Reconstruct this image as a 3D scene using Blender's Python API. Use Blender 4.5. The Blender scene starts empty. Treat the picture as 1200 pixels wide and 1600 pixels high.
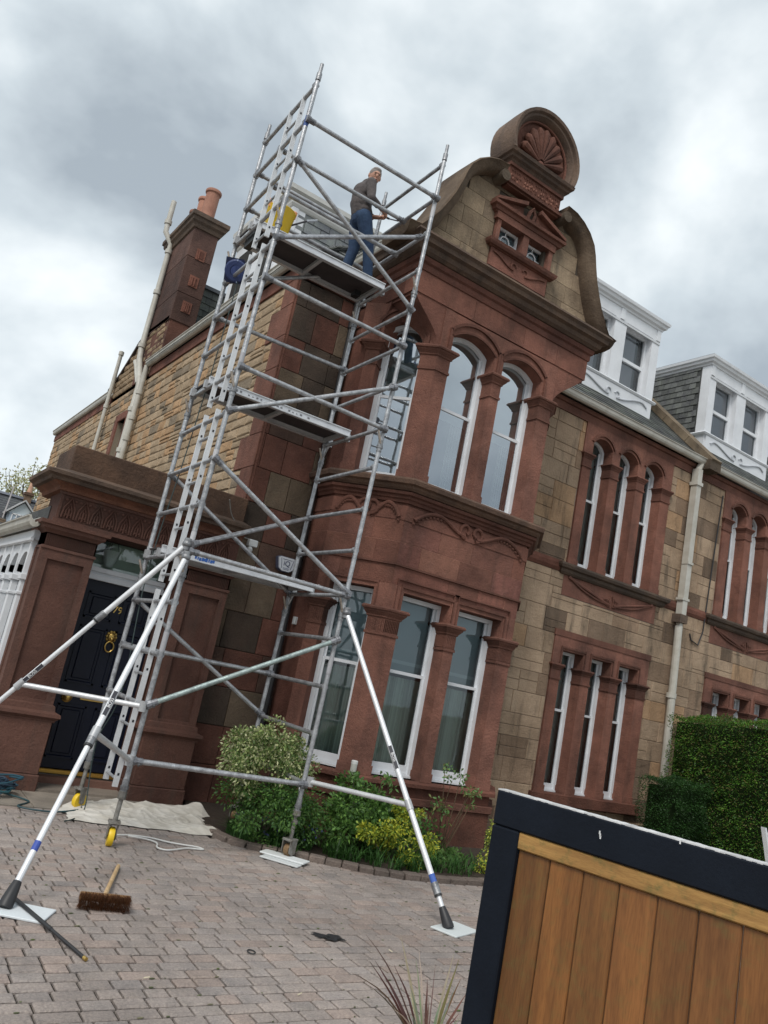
import bpy, math, random
from mathutils import Vector, Matrix
random.seed(7)
sc = bpy.context.scene
S = 1.16            # layout units -> metres
R = math.radians

# ------------------------------------------------------------------ camera
YAW, PIT, ROL, FPX, CH = R(32.10645), R(12.18578), R(11.56593), 1246.9, 1.6
fw = Vector((math.sin(YAW)*math.cos(PIT), math.cos(YAW)*math.cos(PIT), math.sin(PIT)))
rt = Vector((math.cos(YAW), -math.sin(YAW), 0)); up = rt.cross(fw)
cr = rt*math.cos(ROL) + up*math.sin(ROL); cu = -rt*math.sin(ROL) + up*math.cos(ROL)
cd = bpy.data.cameras.new('camera'); cam = bpy.data.objects.new('camera', cd)
sc.collection.objects.link(cam); sc.camera = cam
cam.matrix_world = Matrix(((cr.x, cu.x, -fw.x, 0), (cr.y, cu.y, -fw.y, 0), (cr.z, cu.z, -fw.z, CH*S), (0, 0, 0, 1)))
cd.sensor_fit = 'VERTICAL'; cd.sensor_height = 24; cd.lens = FPX/1600*24
cd.clip_start = .05; cd.clip_end = 600
# ------------------------------------------------------------------ world: overcast cloud
w = bpy.data.worlds.new('World'); sc.world = w; w.use_nodes = True
nt = w.node_tree; nt.nodes.clear()
def N(t, **k):
    n = nt.nodes.new(t)
    for a, b in k.items(): setattr(n, a, b)
    return n
SUN_EL, SUN_ROT = R(50), R(232)   # high, behind the viewer's left shoulder
wo = N('ShaderNodeOutputWorld'); bg = N('ShaderNodeBackground')
sky = N('ShaderNodeTexSky', sky_type='NISHITA', sun_disc=False)
sky.sun_elevation = SUN_EL; sky.sun_rotation = SUN_ROT
tc = N('ShaderNodeTexCoord'); mp = N('ShaderNodeMapping')
mp.inputs['Location'].default_value = (19.512, 15.956, 10.332)
mp.inputs['Rotation'].default_value = (0, 0, R(18))
mp.inputs['Scale'].default_value = (1, 1, 1.35)
n1 = N('ShaderNodeTexNoise'); n1.inputs['Scale'].default_value = 2.6; n1.inputs['Detail'].default_value = 6; n1.inputs['Roughness'].default_value = .50; n1.inputs['Distortion'].default_value = .15
rp = N('ShaderNodeValToRGB'); e = rp.color_ramp.elements
e[0].position = .37; e[0].color = (.275, .315, .35, 1)
e[1].position = .63; e[1].color = (.70, .735, .745, 1)
m_ = e.new(.49); m_.color = (.445, .495, .525, 1)
sk = N('ShaderNodeMix', data_type='RGBA', blend_type='MULTIPLY'); sk.inputs['Factor'].default_value = 1
sk.inputs['B'].default_value = (.09, .09, .09, 1)
mx = N('ShaderNodeMix', data_type='RGBA'); mx.inputs['Factor'].default_value = .93
L = nt.links.new
L(tc.outputs['Generated'], mp.inputs['Vector']); L(mp.outputs[0], n1.inputs['Vector']); L(n1.outputs['Fac'], rp.inputs['Fac'])
L(sky.outputs[0], sk.inputs['A']); L(sk.outputs['Result'], mx.inputs['A']); L(rp.outputs[0], mx.inputs['B'])
L(mx.outputs['Result'], bg.inputs['Color']); bg.inputs['Strength'].default_value = 1.0
L(bg.outputs[0], wo.inputs['Surface'])
sd = bpy.data.lights.new('sun', 'SUN'); sd.energy = 1.5; sd.angle = R(22); sd.color = (1, .96, .9)
so = bpy.data.objects.new('sun', sd); sc.collection.objects.link(so)
sdir = Vector((math.sin(SUN_ROT)*math.cos(SUN_EL), math.cos(SUN_ROT)*math.cos(SUN_EL), math.sin(SUN_EL)))
so.rotation_euler = sdir.to_track_quat('Z', 'Y').to_euler()
vs = sc.view_settings; vs.view_transform = 'Standard'; vs.look = 'None'; vs.gamma = 1; vs.exposure = 0.66; vs.use_curve_mapping = False
sc.cycles.max_bounces = 6; sc.cycles.transparent_max_bounces = 12

# ------------------------------------------------------------------ materials
MATS = {}
def mat(name, col=(.5, .5, .5), rough=.7, metal=0, tint=False, var=None, vscale=2.0, streak=0, streakcol=(.05, .045, .04), bump=0, bscale=40, spec=.5, fine=0, coat=0, big=0, pale=0):
    """procedural material: base colour, optional second colour patches, optional vertical stains, bump"""
    if name in MATS: return MATS[name]
    m = bpy.data.materials.new(name); m.use_nodes = True; t = m.node_tree; p = t.nodes['Principled BSDF']
    p.inputs['Roughness'].default_value = rough; p.inputs['Metallic'].default_value = metal
    p.inputs['Specular IOR Level'].default_value = spec; p.inputs['Coat Weight'].default_value = coat
    def nn(ty, **k):
        n = t.nodes.new(ty)
        for a, b in k.items(): setattr(n, a, b)
        return n
    g = nn('ShaderNodeNewGeometry'); pos = g.outputs['Position']
    rgb = nn('ShaderNodeRGB'); rgb.outputs[0].default_value = (*col, 1); out = rgb.outputs[0]
    def noise(scale, detail=4, rough_=.55, vec=pos, sc3=None):
        if sc3:
            mpn = nn('ShaderNodeMapping'); mpn.inputs['Scale'].default_value = sc3; t.links.new(vec, mpn.inputs['Vector']); vec = mpn.outputs[0]
        n = nn('ShaderNodeTexNoise'); n.inputs['Scale'].default_value = scale; n.inputs['Detail'].default_value = detail; n.inputs['Roughness'].default_value = rough_
        t.links.new(vec, n.inputs['Vector']); return n.outputs['Fac']
    def ramp(f, a, b):
        r_ = nn('ShaderNodeMapRange'); r_.inputs['From Min'].default_value = a; r_.inputs['From Max'].default_value = b; t.links.new(f, r_.inputs['Value']); return r_.outputs[0]
    def mix(f, a, b, mode='MIX', fac=1):
        x = nn('ShaderNodeMix', data_type='RGBA', blend_type=mode)
        if isinstance(f, (int, float)): x.inputs['Factor'].default_value = f
        else: t.links.new(f, x.inputs['Factor'])
        for s_, v in (('A', a), ('B', b)):
            if isinstance(v, tuple): x.inputs[s_].default_value = (*v, 1)
            else: t.links.new(v, x.inputs[s_])
        return x.outputs['Result']
    if tint:
        at = nn('ShaderNodeAttribute', attribute_name='tint'); out = mix(1.0, out, at.outputs['Color'], 'MULTIPLY')
    if var: out = mix(ramp(noise(vscale, 5, .6), .38, .68), out, mix(1.0, out, var, 'MULTIPLY'))
    if big: out = mix(ramp(noise(.8, 3), .4, .7), out, mix(1.0, out, (1-big, 1-big, 1-big), 'MULTIPLY'))
    if fine:
        out = mix(ramp(noise(60, 3, .7), .3, .75), out, mix(1.0, out, (1-fine, 1-fine, 1-fine*.9), 'MULTIPLY'))
    if streak:
        f = ramp(noise(1.0, 5, .65, sc3=(4.5, 4.5, .8)), .52, .74)
        mm = nn('ShaderNodeMath', operation='MULTIPLY'); t.links.new(f, mm.inputs[0]); mm.inputs[1].default_value = streak
        out = mix(mm.outputs[0], out, streakcol)
    if pale:
        f = ramp(noise(2.7, 6, .7), .56, .74); mm = nn('ShaderNodeMath', operation='MULTIPLY'); t.links.new(f, mm.inputs[0]); mm.inputs[1].default_value = pale
        out = mix(mm.outputs[0], out, mix(1.0, out, (1.55, 1.75, 1.85), 'MULTIPLY'))
    t.links.new(out, p.inputs['Base Color'])
    if bump:
        b = nn('ShaderNodeBump'); b.inputs['Strength'].default_value = bump; b.inputs['Distance'].default_value = .02
        ad = nn('ShaderNodeMath', operation='ADD'); t.links.new(noise(bscale, 6, .65), ad.inputs[0]); t.links.new(noise(bscale*.22, 3), ad.inputs[1])
        t.links.new(ad.outputs[0], b.inputs['Height']); t.links.new(b.outputs[0], p.inputs['Normal'])
    MATS[name] = m; return m
RED = mat('red sandstone', (.30, .138, .100), .88, var=(.50, .53, .56), vscale=1.7, streak=.55, streakcol=(.075, .045, .035), bump=.7, bscale=38, fine=.28, tint=True, spec=.2, big=.28, pale=.38)
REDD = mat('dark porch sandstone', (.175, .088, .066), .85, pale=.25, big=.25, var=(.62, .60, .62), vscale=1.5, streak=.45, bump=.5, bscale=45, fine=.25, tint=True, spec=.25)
BUFF = mat('buff ashlar', (.50, .37, .26), .88, var=(.70, .68, .66), vscale=1.5, streak=.8, streakcol=(.055, .046, .036), bump=.8, bscale=34, fine=.28, tint=True, spec=.2, big=.25, pale=.15)
ROCK = mat('rock faced sandstone', (.47, .355, .235), .9, var=(.74, .72, .70), vscale=3, streak=.25, bump=.9, bscale=26, fine=.3, tint=True, spec=.2)
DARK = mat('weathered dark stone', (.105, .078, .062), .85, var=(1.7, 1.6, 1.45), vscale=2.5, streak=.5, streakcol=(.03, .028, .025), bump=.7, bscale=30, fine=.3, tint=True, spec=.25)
COPE = mat('lichened coping stone', (.30, .235, .17), .9, var=(.45, .43, .44), vscale=1.7, streak=.6, streakcol=(.05, .045, .04), bump=.7, bscale=30, fine=.3, tint=True, spec=.2)
MORT = mat('mortar', (.42, .34, .27), .95, fine=.3, tint=True)
MORTR = mat('pink mortar', (.45, .25, .18), .95, fine=.3, tint=True)
MORTD = mat('old mortar', (.10, .08, .06), .95, fine=.3, tint=True)
SLATE = mat('slate', (.115, .118, .12), .6, var=(1.45, 1.5, 1.3), vscale=5, bump=.5, bscale=30, fine=.35, tint=True, spec=.45)
LEAD = mat('lead', (.20, .215, .235), .55, var=(.7, .7, .72), vscale=3, bump=.2, tint=True)
WHITE = mat('white paint', (.74, .76, .79), .42, var=(.88, .88, .88), vscale=3, fine=.05, tint=True)
CREAM = mat('cream pipe paint', (.50, .485, .44), .5, var=(.8, .78, .74), vscale=4, streak=.15, tint=True)
ALU = mat('aluminium tube', (.58, .59, .60), .42, .55, var=(.55, .55, .56), vscale=13, bump=.25, bscale=60, fine=.35, pale=.35, tint=True)
ALUW = mat('pale aluminium', (.74, .75, .76), .45, .35, var=(.85, .85, .86), vscale=7, fine=.12, tint=True)
STEEL = mat('worn steel', (.30, .29, .27), .6, .5, var=(.55, .5, .45), vscale=18, bump=.3, tint=True)
PLY = mat('dark plywood', (.045, .035, .035), .7, var=(.6, .6, .6), vscale=4, tint=True)
NAVY = mat('navy door gloss', (.0035, .006, .018), .38, tint=True, spec=.3)
NAVYG = mat('navy gate paint', (.0045, .0075, .014), .6, spec=.2, var=(1.4, 1.35, 1.3), vscale=5, bump=.12, bscale=50, fine=.2, tint=True)
BRASS = mat('brass', (.62, .42, .13), .35, .9, tint=True)
BLACK = mat('black plastic', (.02, .02, .022), .5, tint=True)
SOIL = mat('soil', (.045, .03, .02), .95, var=(.6, .6, .6), vscale=12, bump=1, bscale=30, tint=True)
PAVE = mat('block paving', (.49, .415, .365), .88, var=(.80, .82, .84), vscale=5.5, bump=.8, bscale=70, fine=.42, tint=True, spec=.3, big=.25, streak=.22, streakcol=(.10, .095, .06), pale=.12)
SLAB = mat('stone slab', (.33, .285, .24), .85, var=(.6, .6, .6), vscale=2, bump=.4, bscale=40, fine=.25, tint=True)
CLOTH = mat('dust sheet', (.62, .59, .54), .95, var=(.78, .76, .72), vscale=4, bump=.25, bscale=60, tint=True)
YEL = mat('yellow plastic', (.75, .50, .02), .45, tint=True)
BLUE = mat('dark blue plastic', (.028, .045, .13), .5, fine=.3, tint=True)
SOLID = mat('painted', (1, 1, 1), .6, tint=True, fine=.1)
CLAY = mat('terracotta', (.38, .185, .125), .8, var=(.75, .7, .7), vscale=6, bump=.3, fine=.2, tint=True)
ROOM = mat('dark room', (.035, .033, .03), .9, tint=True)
BARK = mat('bark', (.10, .075, .055), .9, var=(.6, .6, .6), vscale=10, bump=.6, tint=True)
HAIR = mat('grey hair', (.26, .23, .21), .8, fine=.3, tint=True)

def leafmat(name, trans=.35):
    m = bpy.data.materials.new(name); m.use_nodes = True; t = m.node_tree; p = t.nodes['Principled BSDF']; o = t.nodes['Material Output']
    a = t.nodes.new('ShaderNodeAttribute'); a.attribute_name = 'tint'
    p.inputs['Roughness'].default_value = .5; p.inputs['Specular IOR Level'].default_value = .35
    tr = t.nodes.new('ShaderNodeBsdfTranslucent'); mm = t.nodes.new('ShaderNodeMixShader'); mm.inputs[0].default_value = trans
    t.links.new(a.outputs['Color'], p.inputs['Base Color']); t.links.new(a.outputs['Color'], tr.inputs['Color'])
    t.links.new(p.outputs[0], mm.inputs[1]); t.links.new(tr.outputs[0], mm.inputs[2]); t.links.new(mm.outputs[0], o.inputs['Surface'])
    return m
LEAF = leafmat('leaf'); SHEER = leafmat('sheer curtain', .5)
def glassmat(name, refl, tintc=(.75, .85, .85)):
    m = bpy.data.materials.new(name); m.use_nodes = True; t = m.node_tree; t.nodes.clear()
    o = t.nodes.new('ShaderNodeOutputMaterial'); tr = t.nodes.new('ShaderNodeBsdfTransparent'); tr.inputs[0].default_value = (*tintc, 1)
    gl = t.nodes.new('ShaderNodeBsdfGlossy'); gl.inputs['Roughness'].default_value = .02; gl.inputs['Color'].default_value = (.92, .96, 1, 1)
    fr = t.nodes.new('ShaderNodeFresnel'); fr.inputs[0].default_value = 1.5
    ad = t.nodes.new('ShaderNodeMath'); ad.operation = 'ADD'; ad.inputs[1].default_value = refl; ad.use_clamp = True
    no = t.nodes.new('ShaderNodeTexNoise'); no.inputs['Scale'].default_value = 2.2; g = t.nodes.new('ShaderNodeNewGeometry')
    b = t.nodes.new('ShaderNodeBump'); b.inputs['Strength'].default_value = .02; b.inputs['Distance'].default_value = .05
    mm = t.nodes.new('ShaderNodeMixShader'); l = t.links.new
    l(g.outputs['Position'], no.inputs['Vector']); l(no.outputs['Fac'], b.inputs['Height']); l(b.outputs[0], gl.inputs['Normal'])
    l(fr.outputs[0], ad.inputs[0]); l(ad.outputs[0], mm.inputs[0]); l(tr.outputs[0], mm.inputs[1]); l(gl.outputs[0], mm.inputs[2]); l(mm.outputs[0], o.inputs['Surface'])
    return m
GLASS = glassmat('window glass', .05)
GLASSU = glassmat('upper window glass', .46)
def woodmat(name, c1, c2, sc3, dirt=0):
    m = bpy.data.materials.new(name); m.use_nodes = True; t = m.node_tree; p = t.nodes['Principled BSDF']; l = t.links.new
    g = t.nodes.new('ShaderNodeTexCoord'); mpn = t.nodes.new('ShaderNodeMapping'); mpn.inputs['Scale'].default_value = sc3
    n = t.nodes.new('ShaderNodeTexNoise'); n.inputs['Scale'].default_value = 1; n.inputs['Detail'].default_value = 6; n.inputs['Distortion'].default_value = .6
    r_ = t.nodes.new('ShaderNodeValToRGB'); r_.color_ramp.elements[0].position = .3; r_.color_ramp.elements[1].position = .7
    r_.color_ramp.elements[0].color = (*c1, 1); r_.color_ramp.elements[1].color = (*c2, 1)
    a = t.nodes.new('ShaderNodeAttribute'); a.attribute_name = 'tint'
    x = t.nodes.new('ShaderNodeMix'); x.data_type = 'RGBA'; x.blend_type = 'MULTIPLY'; x.inputs['Factor'].default_value = 1
    l(g.outputs['Object'], mpn.inputs[0]); l(mpn.outputs[0], n.inputs['Vector']); l(n.outputs['Fac'], r_.inputs[0]); l(r_.outputs[0], x.inputs['A']); l(a.outputs['Color'], x.inputs['B'])
    out = x.outputs['Result']
    if dirt:
        n2 = t.nodes.new('ShaderNodeTexNoise'); n2.inputs['Scale'].default_value = 14; n2.inputs['Detail'].default_value = 5; n2.inputs['Roughness'].default_value = .7; l(g.outputs['Object'], n2.inputs['Vector'])
        mr = t.nodes.new('ShaderNodeMapRange'); mr.inputs['From Min'].default_value = .50; mr.inputs['From Max'].default_value = .75; mr.inputs['To Max'].default_value = dirt; l(n2.outputs['Fac'], mr.inputs[0])
        y = t.nodes.new('ShaderNodeMix'); y.data_type = 'RGBA'; y.inputs['B'].default_value = (.10, .12, .035, 1); l(mr.outputs[0], y.inputs['Factor']); l(out, y.inputs['A']); out = y.outputs['Result']
    l(out, p.inputs['Base Color']); n3 = t.nodes.new('ShaderNodeTexNoise'); n3.inputs['Scale'].default_value = 6; n3.inputs['Detail'].default_value = 7; m3 = t.nodes.new('ShaderNodeMapping'); m3.inputs['Scale'].default_value = tuple(q*1.6 for q in sc3); l(g.outputs['Object'], m3.inputs[0]); l(m3.outputs[0], n3.inputs['Vector'])
    mr3 = t.nodes.new('ShaderNodeMapRange'); mr3.inputs['From Min'].default_value = .42; mr3.inputs['From Max'].default_value = .70; mr3.inputs['To Max'].default_value = .55; l(n3.outputs['Fac'], mr3.inputs[0])
    y3 = t.nodes.new('ShaderNodeMix'); y3.data_type = 'RGBA'; y3.blend_type = 'MULTIPLY'; y3.inputs['B'].default_value = (.55, .5, .45, 1); l(mr3.outputs[0], y3.inputs['Factor']); l(out, y3.inputs['A']); l(y3.outputs['Result'], p.inputs['Base Color'])
    p.inputs['Roughness'].default_value = .55
    b = t.nodes.new('ShaderNodeBump'); b.inputs['Strength'].default_value = .2; b.inputs['Distance'].default_value = .01; l(n.outputs['Fac'], b.inputs['Height']); l(b.outputs[0], p.inputs['Normal'])
    return m
WOODG = woodmat('gate board wood', (.145, .058, .016), (.245, .102, .028), (16, 16, 1.6), .35)
WOODR = woodmat('gate rail wood', (.30, .155, .045), (.46, .26, .08), (3, 3, 40), .85)
WOODB = woodmat('broom wood', (.42, .27, .13), (.62, .44, .25), (6, 6, 6))

# ------------------------------------------------------------------ mesh helpers
ORG = {}
def link(o): sc.collection.objects.link(o); return o
def thing(name, label, cat, loc=(0, 0, 0), group=None, kind=None):
    o = link(bpy.data.objects.new(name, None)); o.empty_display_size = .1
    o.location = Vector(loc)*S; ORG[o] = Vector(loc)*S
    o['label'] = label; o['category'] = cat
    if group: o['group'] = group
    return o
def tag(o, label, cat, group=None, kind=None):
    o['label'] = label; o['category'] = cat
    if group: o['group'] = group
    if kind: o['kind'] = kind
    return o
class MB:
    def __init__(s, T=None): s.v = []; s.f = []; s.c = []; s.mi = []; s.T = T; s.t = (1, 1, 1); s.m = 0
    def add(s, vs, fs, tint=None):
        b = len(s.v)
        for q in vs:
            q = Vector(q)
            if s.T: q = s.T @ q
            s.v.append(q)
        for f in fs: s.f.append([b+i for i in f]); s.c.append(tint or s.t); s.mi.append(s.m)
    def box(s, x0, x1, y0, y1, z0, z1, tint=None):
        s.add([(x, y, z) for z in (z0, z1) for y in (y0, y1) for x in (x0, x1)],
              [(0, 1, 5, 4), (1, 3, 7, 5), (3, 2, 6, 7), (2, 0, 4, 6), (4, 5, 7, 6), (0, 2, 3, 1)], tint)
    def bbox(s, x0, x1, y0, y1, z0, z1, b=.004, tint=None):
        """box with chamfered edges"""
        P = []
        for z in (0, 1):
            for y in (0, 1):
                for x in (0, 1):
                    X = (x0, x1)[x]; Y = (y0, y1)[y]; Z = (z0, z1)[z]
                    dx = b if x == 0 else -b; dy = b if y == 0 else -b; dz = b if z == 0 else -b
                    P += [(X, Y+dy, Z+dz), (X+dx, Y, Z+dz), (X+dx, Y+dy, Z)]
        I = lambda x, y, z, k: (z*4+y*2+x)*3+k
        F = []
        F += [(I(0,0,0,0), I(0,1,0,0), I(0,1,1,0), I(0,0,1,0)), (I(1,0,0,0), I(1,1,0,0), I(1,1,1,0), I(1,0,1,0))]
        F += [(I(0,0,0,1), I(1,0,0,1), I(1,0,1,1), I(0,0,1,1)), (I(0,1,0,1), I(1,1,0,1), I(1,1,1,1), I(0,1,1,1))]
        F += [(I(0,0,0,2), I(1,0,0,2), I(1,1,0,2), I(0,1,0,2)), (I(0,0,1,2), I(1,0,1,2), I(1,1,1,2), I(0,1,1,2))]
        for z in (0, 1):
            for y in (0, 1): F.append((I(0,y,z,1), I(1,y,z,1), I(1,y,z,2), I(0,y,z,2)))
            for x in (0, 1): F.append((I(x,0,z,0), I(x,1,z,0), I(x,1,z,2), I(x,0,z,2)))
        for x in (0, 1):
            for y in (0, 1): F.append((I(x,y,0,0), I(x,y,1,0), I(x,y,1,1), I(x,y,0,1)))
        for z in (0, 1):
            for y in (0, 1):
                for x in (0, 1): F.append((I(x,y,z,0), I(x,y,z,1), I(x,y,z,2)))
        s.add(P, F, tint)
    def prism(s, poly, y0, y1, tint=None, ax='y'):
        """poly of (a,b); ax 'y': a=x b=z extruded in y; ax 'z': a=x b=y extruded in z; ax 'x': a=y b=z extruded in x"""
        n = len(poly)
        f = {'y': lambda a, b, c: (a, c, b), 'z': lambda a, b, c: (a, b, c), 'x': lambda a, b, c: (c, a, b)}[ax]
        s.add([f(a, b, y0) for a, b in poly]+[f(a, b, y1) for a, b in poly],
              [tuple(range(n)), tuple(range(2*n-1, n-1, -1))]+[(i, (i+1) % n, n+(i+1) % n, n+i) for i in range(n)], tint)
    def loft(s, rings, cap=True, tint=None, closed=True):
        n = len(rings[0]); vs = [p for r_ in rings for p in r_]; fs = []
        for k in range(len(rings)-1):
            for i in range(n if closed else n-1):
                j = (i+1) % n; fs.append((k*n+i, k*n+j, (k+1)*n+j, (k+1)*n+i))
        if cap: fs += [tuple(range(n))[::-1], tuple(range((len(rings)-1)*n, len(rings)*n))]
        s.add(vs, fs, tint)
    def tube(s, p, q, r, n=10, r2=None, tint=None):
        s.path([p, q], [r, r if r2 is None else r2], n, tint)
    def path(s, pts, rad, n=8, tint=None):
        pts = [Vector(p) for p in pts]
        if not isinstance(rad, (list, tuple)): rad = [rad]*len(pts)
        a = None; rings = []
        for i, p in enumerate(pts):
            d = (pts[min(i+1, len(pts)-1)]-pts[max(i-1, 0)]); d = d.normalized() if d.length > 1e-9 else Vector((0, 0, 1))
            if a is None: a = d.orthogonal().normalized()
            a = (a-d*a.dot(d)); a = a.normalized() if a.length > 1e-6 else d.orthogonal().normalized()
            b = d.cross(a)
            rings.append([p+(a*math.cos(2*math.pi*k/n)+b*math.sin(2*math.pi*k/n))*rad[i] for k in range(n)])
        s.loft(rings, tint=tint)
    def lathe(s, c, prof, n=16, ax=(0, 0, 1), tint=None):
        d = Vector(ax).normalized(); a = d.orthogonal().normalized(); b = d.cross(a); c = Vector(c)
        s.loft([[c+d*z+(a*math.cos(2*math.pi*k/n)+b*math.sin(2*math.pi*k/n))*max(r_, 1e-4) for k in range(n)] for r_, z in prof], tint=tint)
    def ell(s, c, r, n=12, m=8, tint=None, R3=None):
        c = Vector(c); rings = []
        for i in range(m+1):
            th = math.pi*i/m
            ring = []
            for k in range(n):
                q = Vector((r[0]*math.sin(th)*math.cos(2*math.pi*k/n), r[1]*math.sin(th)*math.sin(2*math.pi*k/n), r[2]*math.cos(th)))
                if i in (0, m): q = Vector((1e-4*math.cos(2*math.pi*k/n), 1e-4*math.sin(2*math.pi*k/n), q.z))
                if R3: q = R3 @ q
                ring.append(c+q)
            rings.append(ring)
        s.loft(rings, tint=tint)
    def mould(s, path, prof, side=-1, tint=None):
        """profile [(out,z)] swept with mitres along a horizontal xy path; side -1: outwards is to the right of travel"""
        P = [Vector((a, b)) for a, b in path]; rings = []
        for i, p in enumerate(P):
            ds = []
            if i > 0: ds.append((P[i]-P[i-1]).normalized())
            if i < len(P)-1: ds.append((P[i+1]-P[i]).normalized())
            ns = [Vector((d.y, -d.x)) for d in ds]
            if side == 1: ns = [-q for q in ns]
            m = sum(ns, Vector((0, 0))).normalized(); k = 1/max(.35, m.dot(ns[0]))
            rings.append([(p.x+m.x*o*k, p.y+m.y*o*k, z) for o, z in prof])
        s.loft(rings, tint=tint)
    def build(s, name, m, parent=None, smooth=False, loc=None):
        me = bpy.data.meshes.new(name)
        o = bpy.data.objects.new(name, me); link(o)
        org = Vector((0, 0, 0))
        if parent is not None: o.parent = parent; org = ORG[parent]; ORG[o] = org
        elif loc is not None: org = Vector(loc)*S; o.location = org; ORG[o] = org
        else: ORG[o] = org
        if s.T and s.T.to_3x3().determinant() < 0: s.f = [f[::-1] for f in s.f]
        me.from_pydata([v*S-org for v in s.v], [], s.f)
        ms = m if isinstance(m, (list, tuple)) else [m]
        for q in ms: me.materials.append(q)
        if len(ms) > 1: me.polygons.foreach_set('material_index', s.mi)
        ca = me.color_attributes.new('tint', 'FLOAT_COLOR', 'CORNER'); buf = []
        for f, c in zip(s.f, s.c): buf += [c[0], c[1], c[2], 1.0]*len(f)
        ca.data.foreach_set('color', buf)
        if smooth:
            me.polygons.foreach_set('use_smooth', [True]*len(me.polygons))
            me.set_sharp_from_angle(angle=R(38)) if hasattr(me, 'set_sharp_from_angle') else None
        me.update(); return o
def TF(o, ux, uy, uz=(0, 0, 1)):
    ux, uy, uz = Vector(ux), Vector(uy), Vector(uz)
    return Matrix(((ux.x, uy.x, uz.x, o[0]), (ux.y, uy.y, uz.y, o[1]), (ux.z, uy.z, uz.z, o[2]), (0, 0, 0, 1)))
def rr(a, b): return random.uniform(a, b)
def rsub(r_, h):
    x0, x1, z0, z1 = r_; a0, a1, b0, b1 = h
    if a1 <= x0 or a0 >= x1 or b1 <= z0 or b0 >= z1: return [r_]
    o = []
    if b0 > z0: o.append((x0, x1, z0, b0))
    if b1 < z1: o.append((x0, x1, b1, z1))
    zz0, zz1 = max(z0, b0), min(z1, b1)
    if a0 > x0: o.append((x0, a0, zz0, zz1))
    if a1 < x1: o.append((a1, x1, zz0, zz1))
    return o
def blocks(mb, W, Hh, cz, ln, holes, tintf, d=.02, gap=.004, bev=.006, rock=0, z0=0, x0=0, stag=True, jig=0):
    """courses of stone blocks over local x (width) / z (height), front at y = -d, back plane y=0"""
    z = z0
    while z < Hh-.01:
        h = cz() if callable(cz) else cz
        if z+h > Hh-.04: h = Hh-z
        x = x0-(rr(0, ln[1]) if stag else 0)
        while x < W:
            l = rr(*ln)
            a, b = max(x, x0), min(x+l, W); x += l
            if b-a < .015: continue
            sub = [(a, z)]
            rects = [(a, b, z, z+h)]
            if jig and rr(0, 1) < jig and h > .12 and b-a > .15:
                zm = z+h*rr(.4, .6); rects = [(a, b, z, zm), (a, b, zm, z+h)]
            for hh in holes:
                rects = [q for r_ in rects for q in rsub(r_, hh)]
            t0 = tintf(a, z)
            for (p0, p1, q0, q1) in rects:
                if p1-p0 < .012 or q1-q0 < .012: continue
                g = gap; a0, a1, b0, b1 = p0+g, p1-g, q0+g, q1-g
                if a1-a0 < .01 or b1-b0 < .01: continue
                if rock:
                    bv = min(.022, (a1-a0)*.2, (b1-b0)*.2); dd = d+rr(-.3, 1)*rock
                    V = [(a0, 0, b0), (a1, 0, b0), (a1, 0, b1), (a0, 0, b1)]
                    F = [(a0+bv*rr(.3, 1.5), -dd*rr(.6, 1.1), b0+bv*rr(.2, .8)), (a1-bv*rr(.3, 1.5), -dd*rr(.6, 1.1), b0+bv*rr(.2, .8)), (a1-bv*rr(.3, 1.5), -dd*rr(.4, 1), b1-bv*rr(.5, 1.8)), (a0+bv*rr(.3, 1.5), -dd*rr(.4, 1), b1-bv*rr(.5, 1.8))]
                    c = ((a0+a1)/2+rr(-.2, .2)*(a1-a0), -dd*rr(1.0, 1.35), (b0+b1)/2+rr(-.25, .1)*(b1-b0))
                    mb.add(V+F+[c], [(0, 1, 5, 4), (1, 2, 6, 5), (2, 3, 7, 6), (3, 0, 4, 7), (4, 5, 8), (5, 6, 8), (6, 7, 8), (7, 4, 8)], t0)
                else:
                    bv = bev; dd = d+rr(-1, 1)*.0015
                    mb.add([(a0, 0, b0), (a1, 0, b0), (a1, 0, b1), (a0, 0, b1), (a0, -dd+bv, b0), (a1, -dd+bv, b0), (a1, -dd+bv, b1), (a0, -dd+bv, b1), (a0+bv, -dd, b0+bv), (a1-bv, -dd, b0+bv), (a1-bv, -dd, b1-bv), (a0+bv, -dd, b1-bv)],
                           [(0, 1, 5, 4), (1, 2, 6, 5), (2, 3, 7, 6), (3, 0, 4, 7), (4, 5, 9, 8), (5, 6, 10, 9), (6, 7, 11, 10), (7, 4, 8, 11), (8, 9, 10, 11)], t0)
        z += h
def off(poly, d):
    """offset a convex polygon (xy) outwards by d"""
    n = len(poly); P = [Vector(p) for p in poly]; A = sum(P[i].x*P[(i+1) % n].y-P[(i+1) % n].x*P[i].y for i in range(n))
    sg = 1 if A > 0 else -1; out = []
    for i in range(n):
        e1 = (P[i]-P[i-1]).normalized(); e2 = (P[(i+1) % n]-P[i]).normalized()
        n1 = Vector((e1.y, -e1.x))*sg; n2 = Vector((e2.y, -e2.x))*sg; m = (n1+n2).normalized()
        out.append(tuple(P[i]+m*d/max(.4, m.dot(n1))))
    return out
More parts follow.
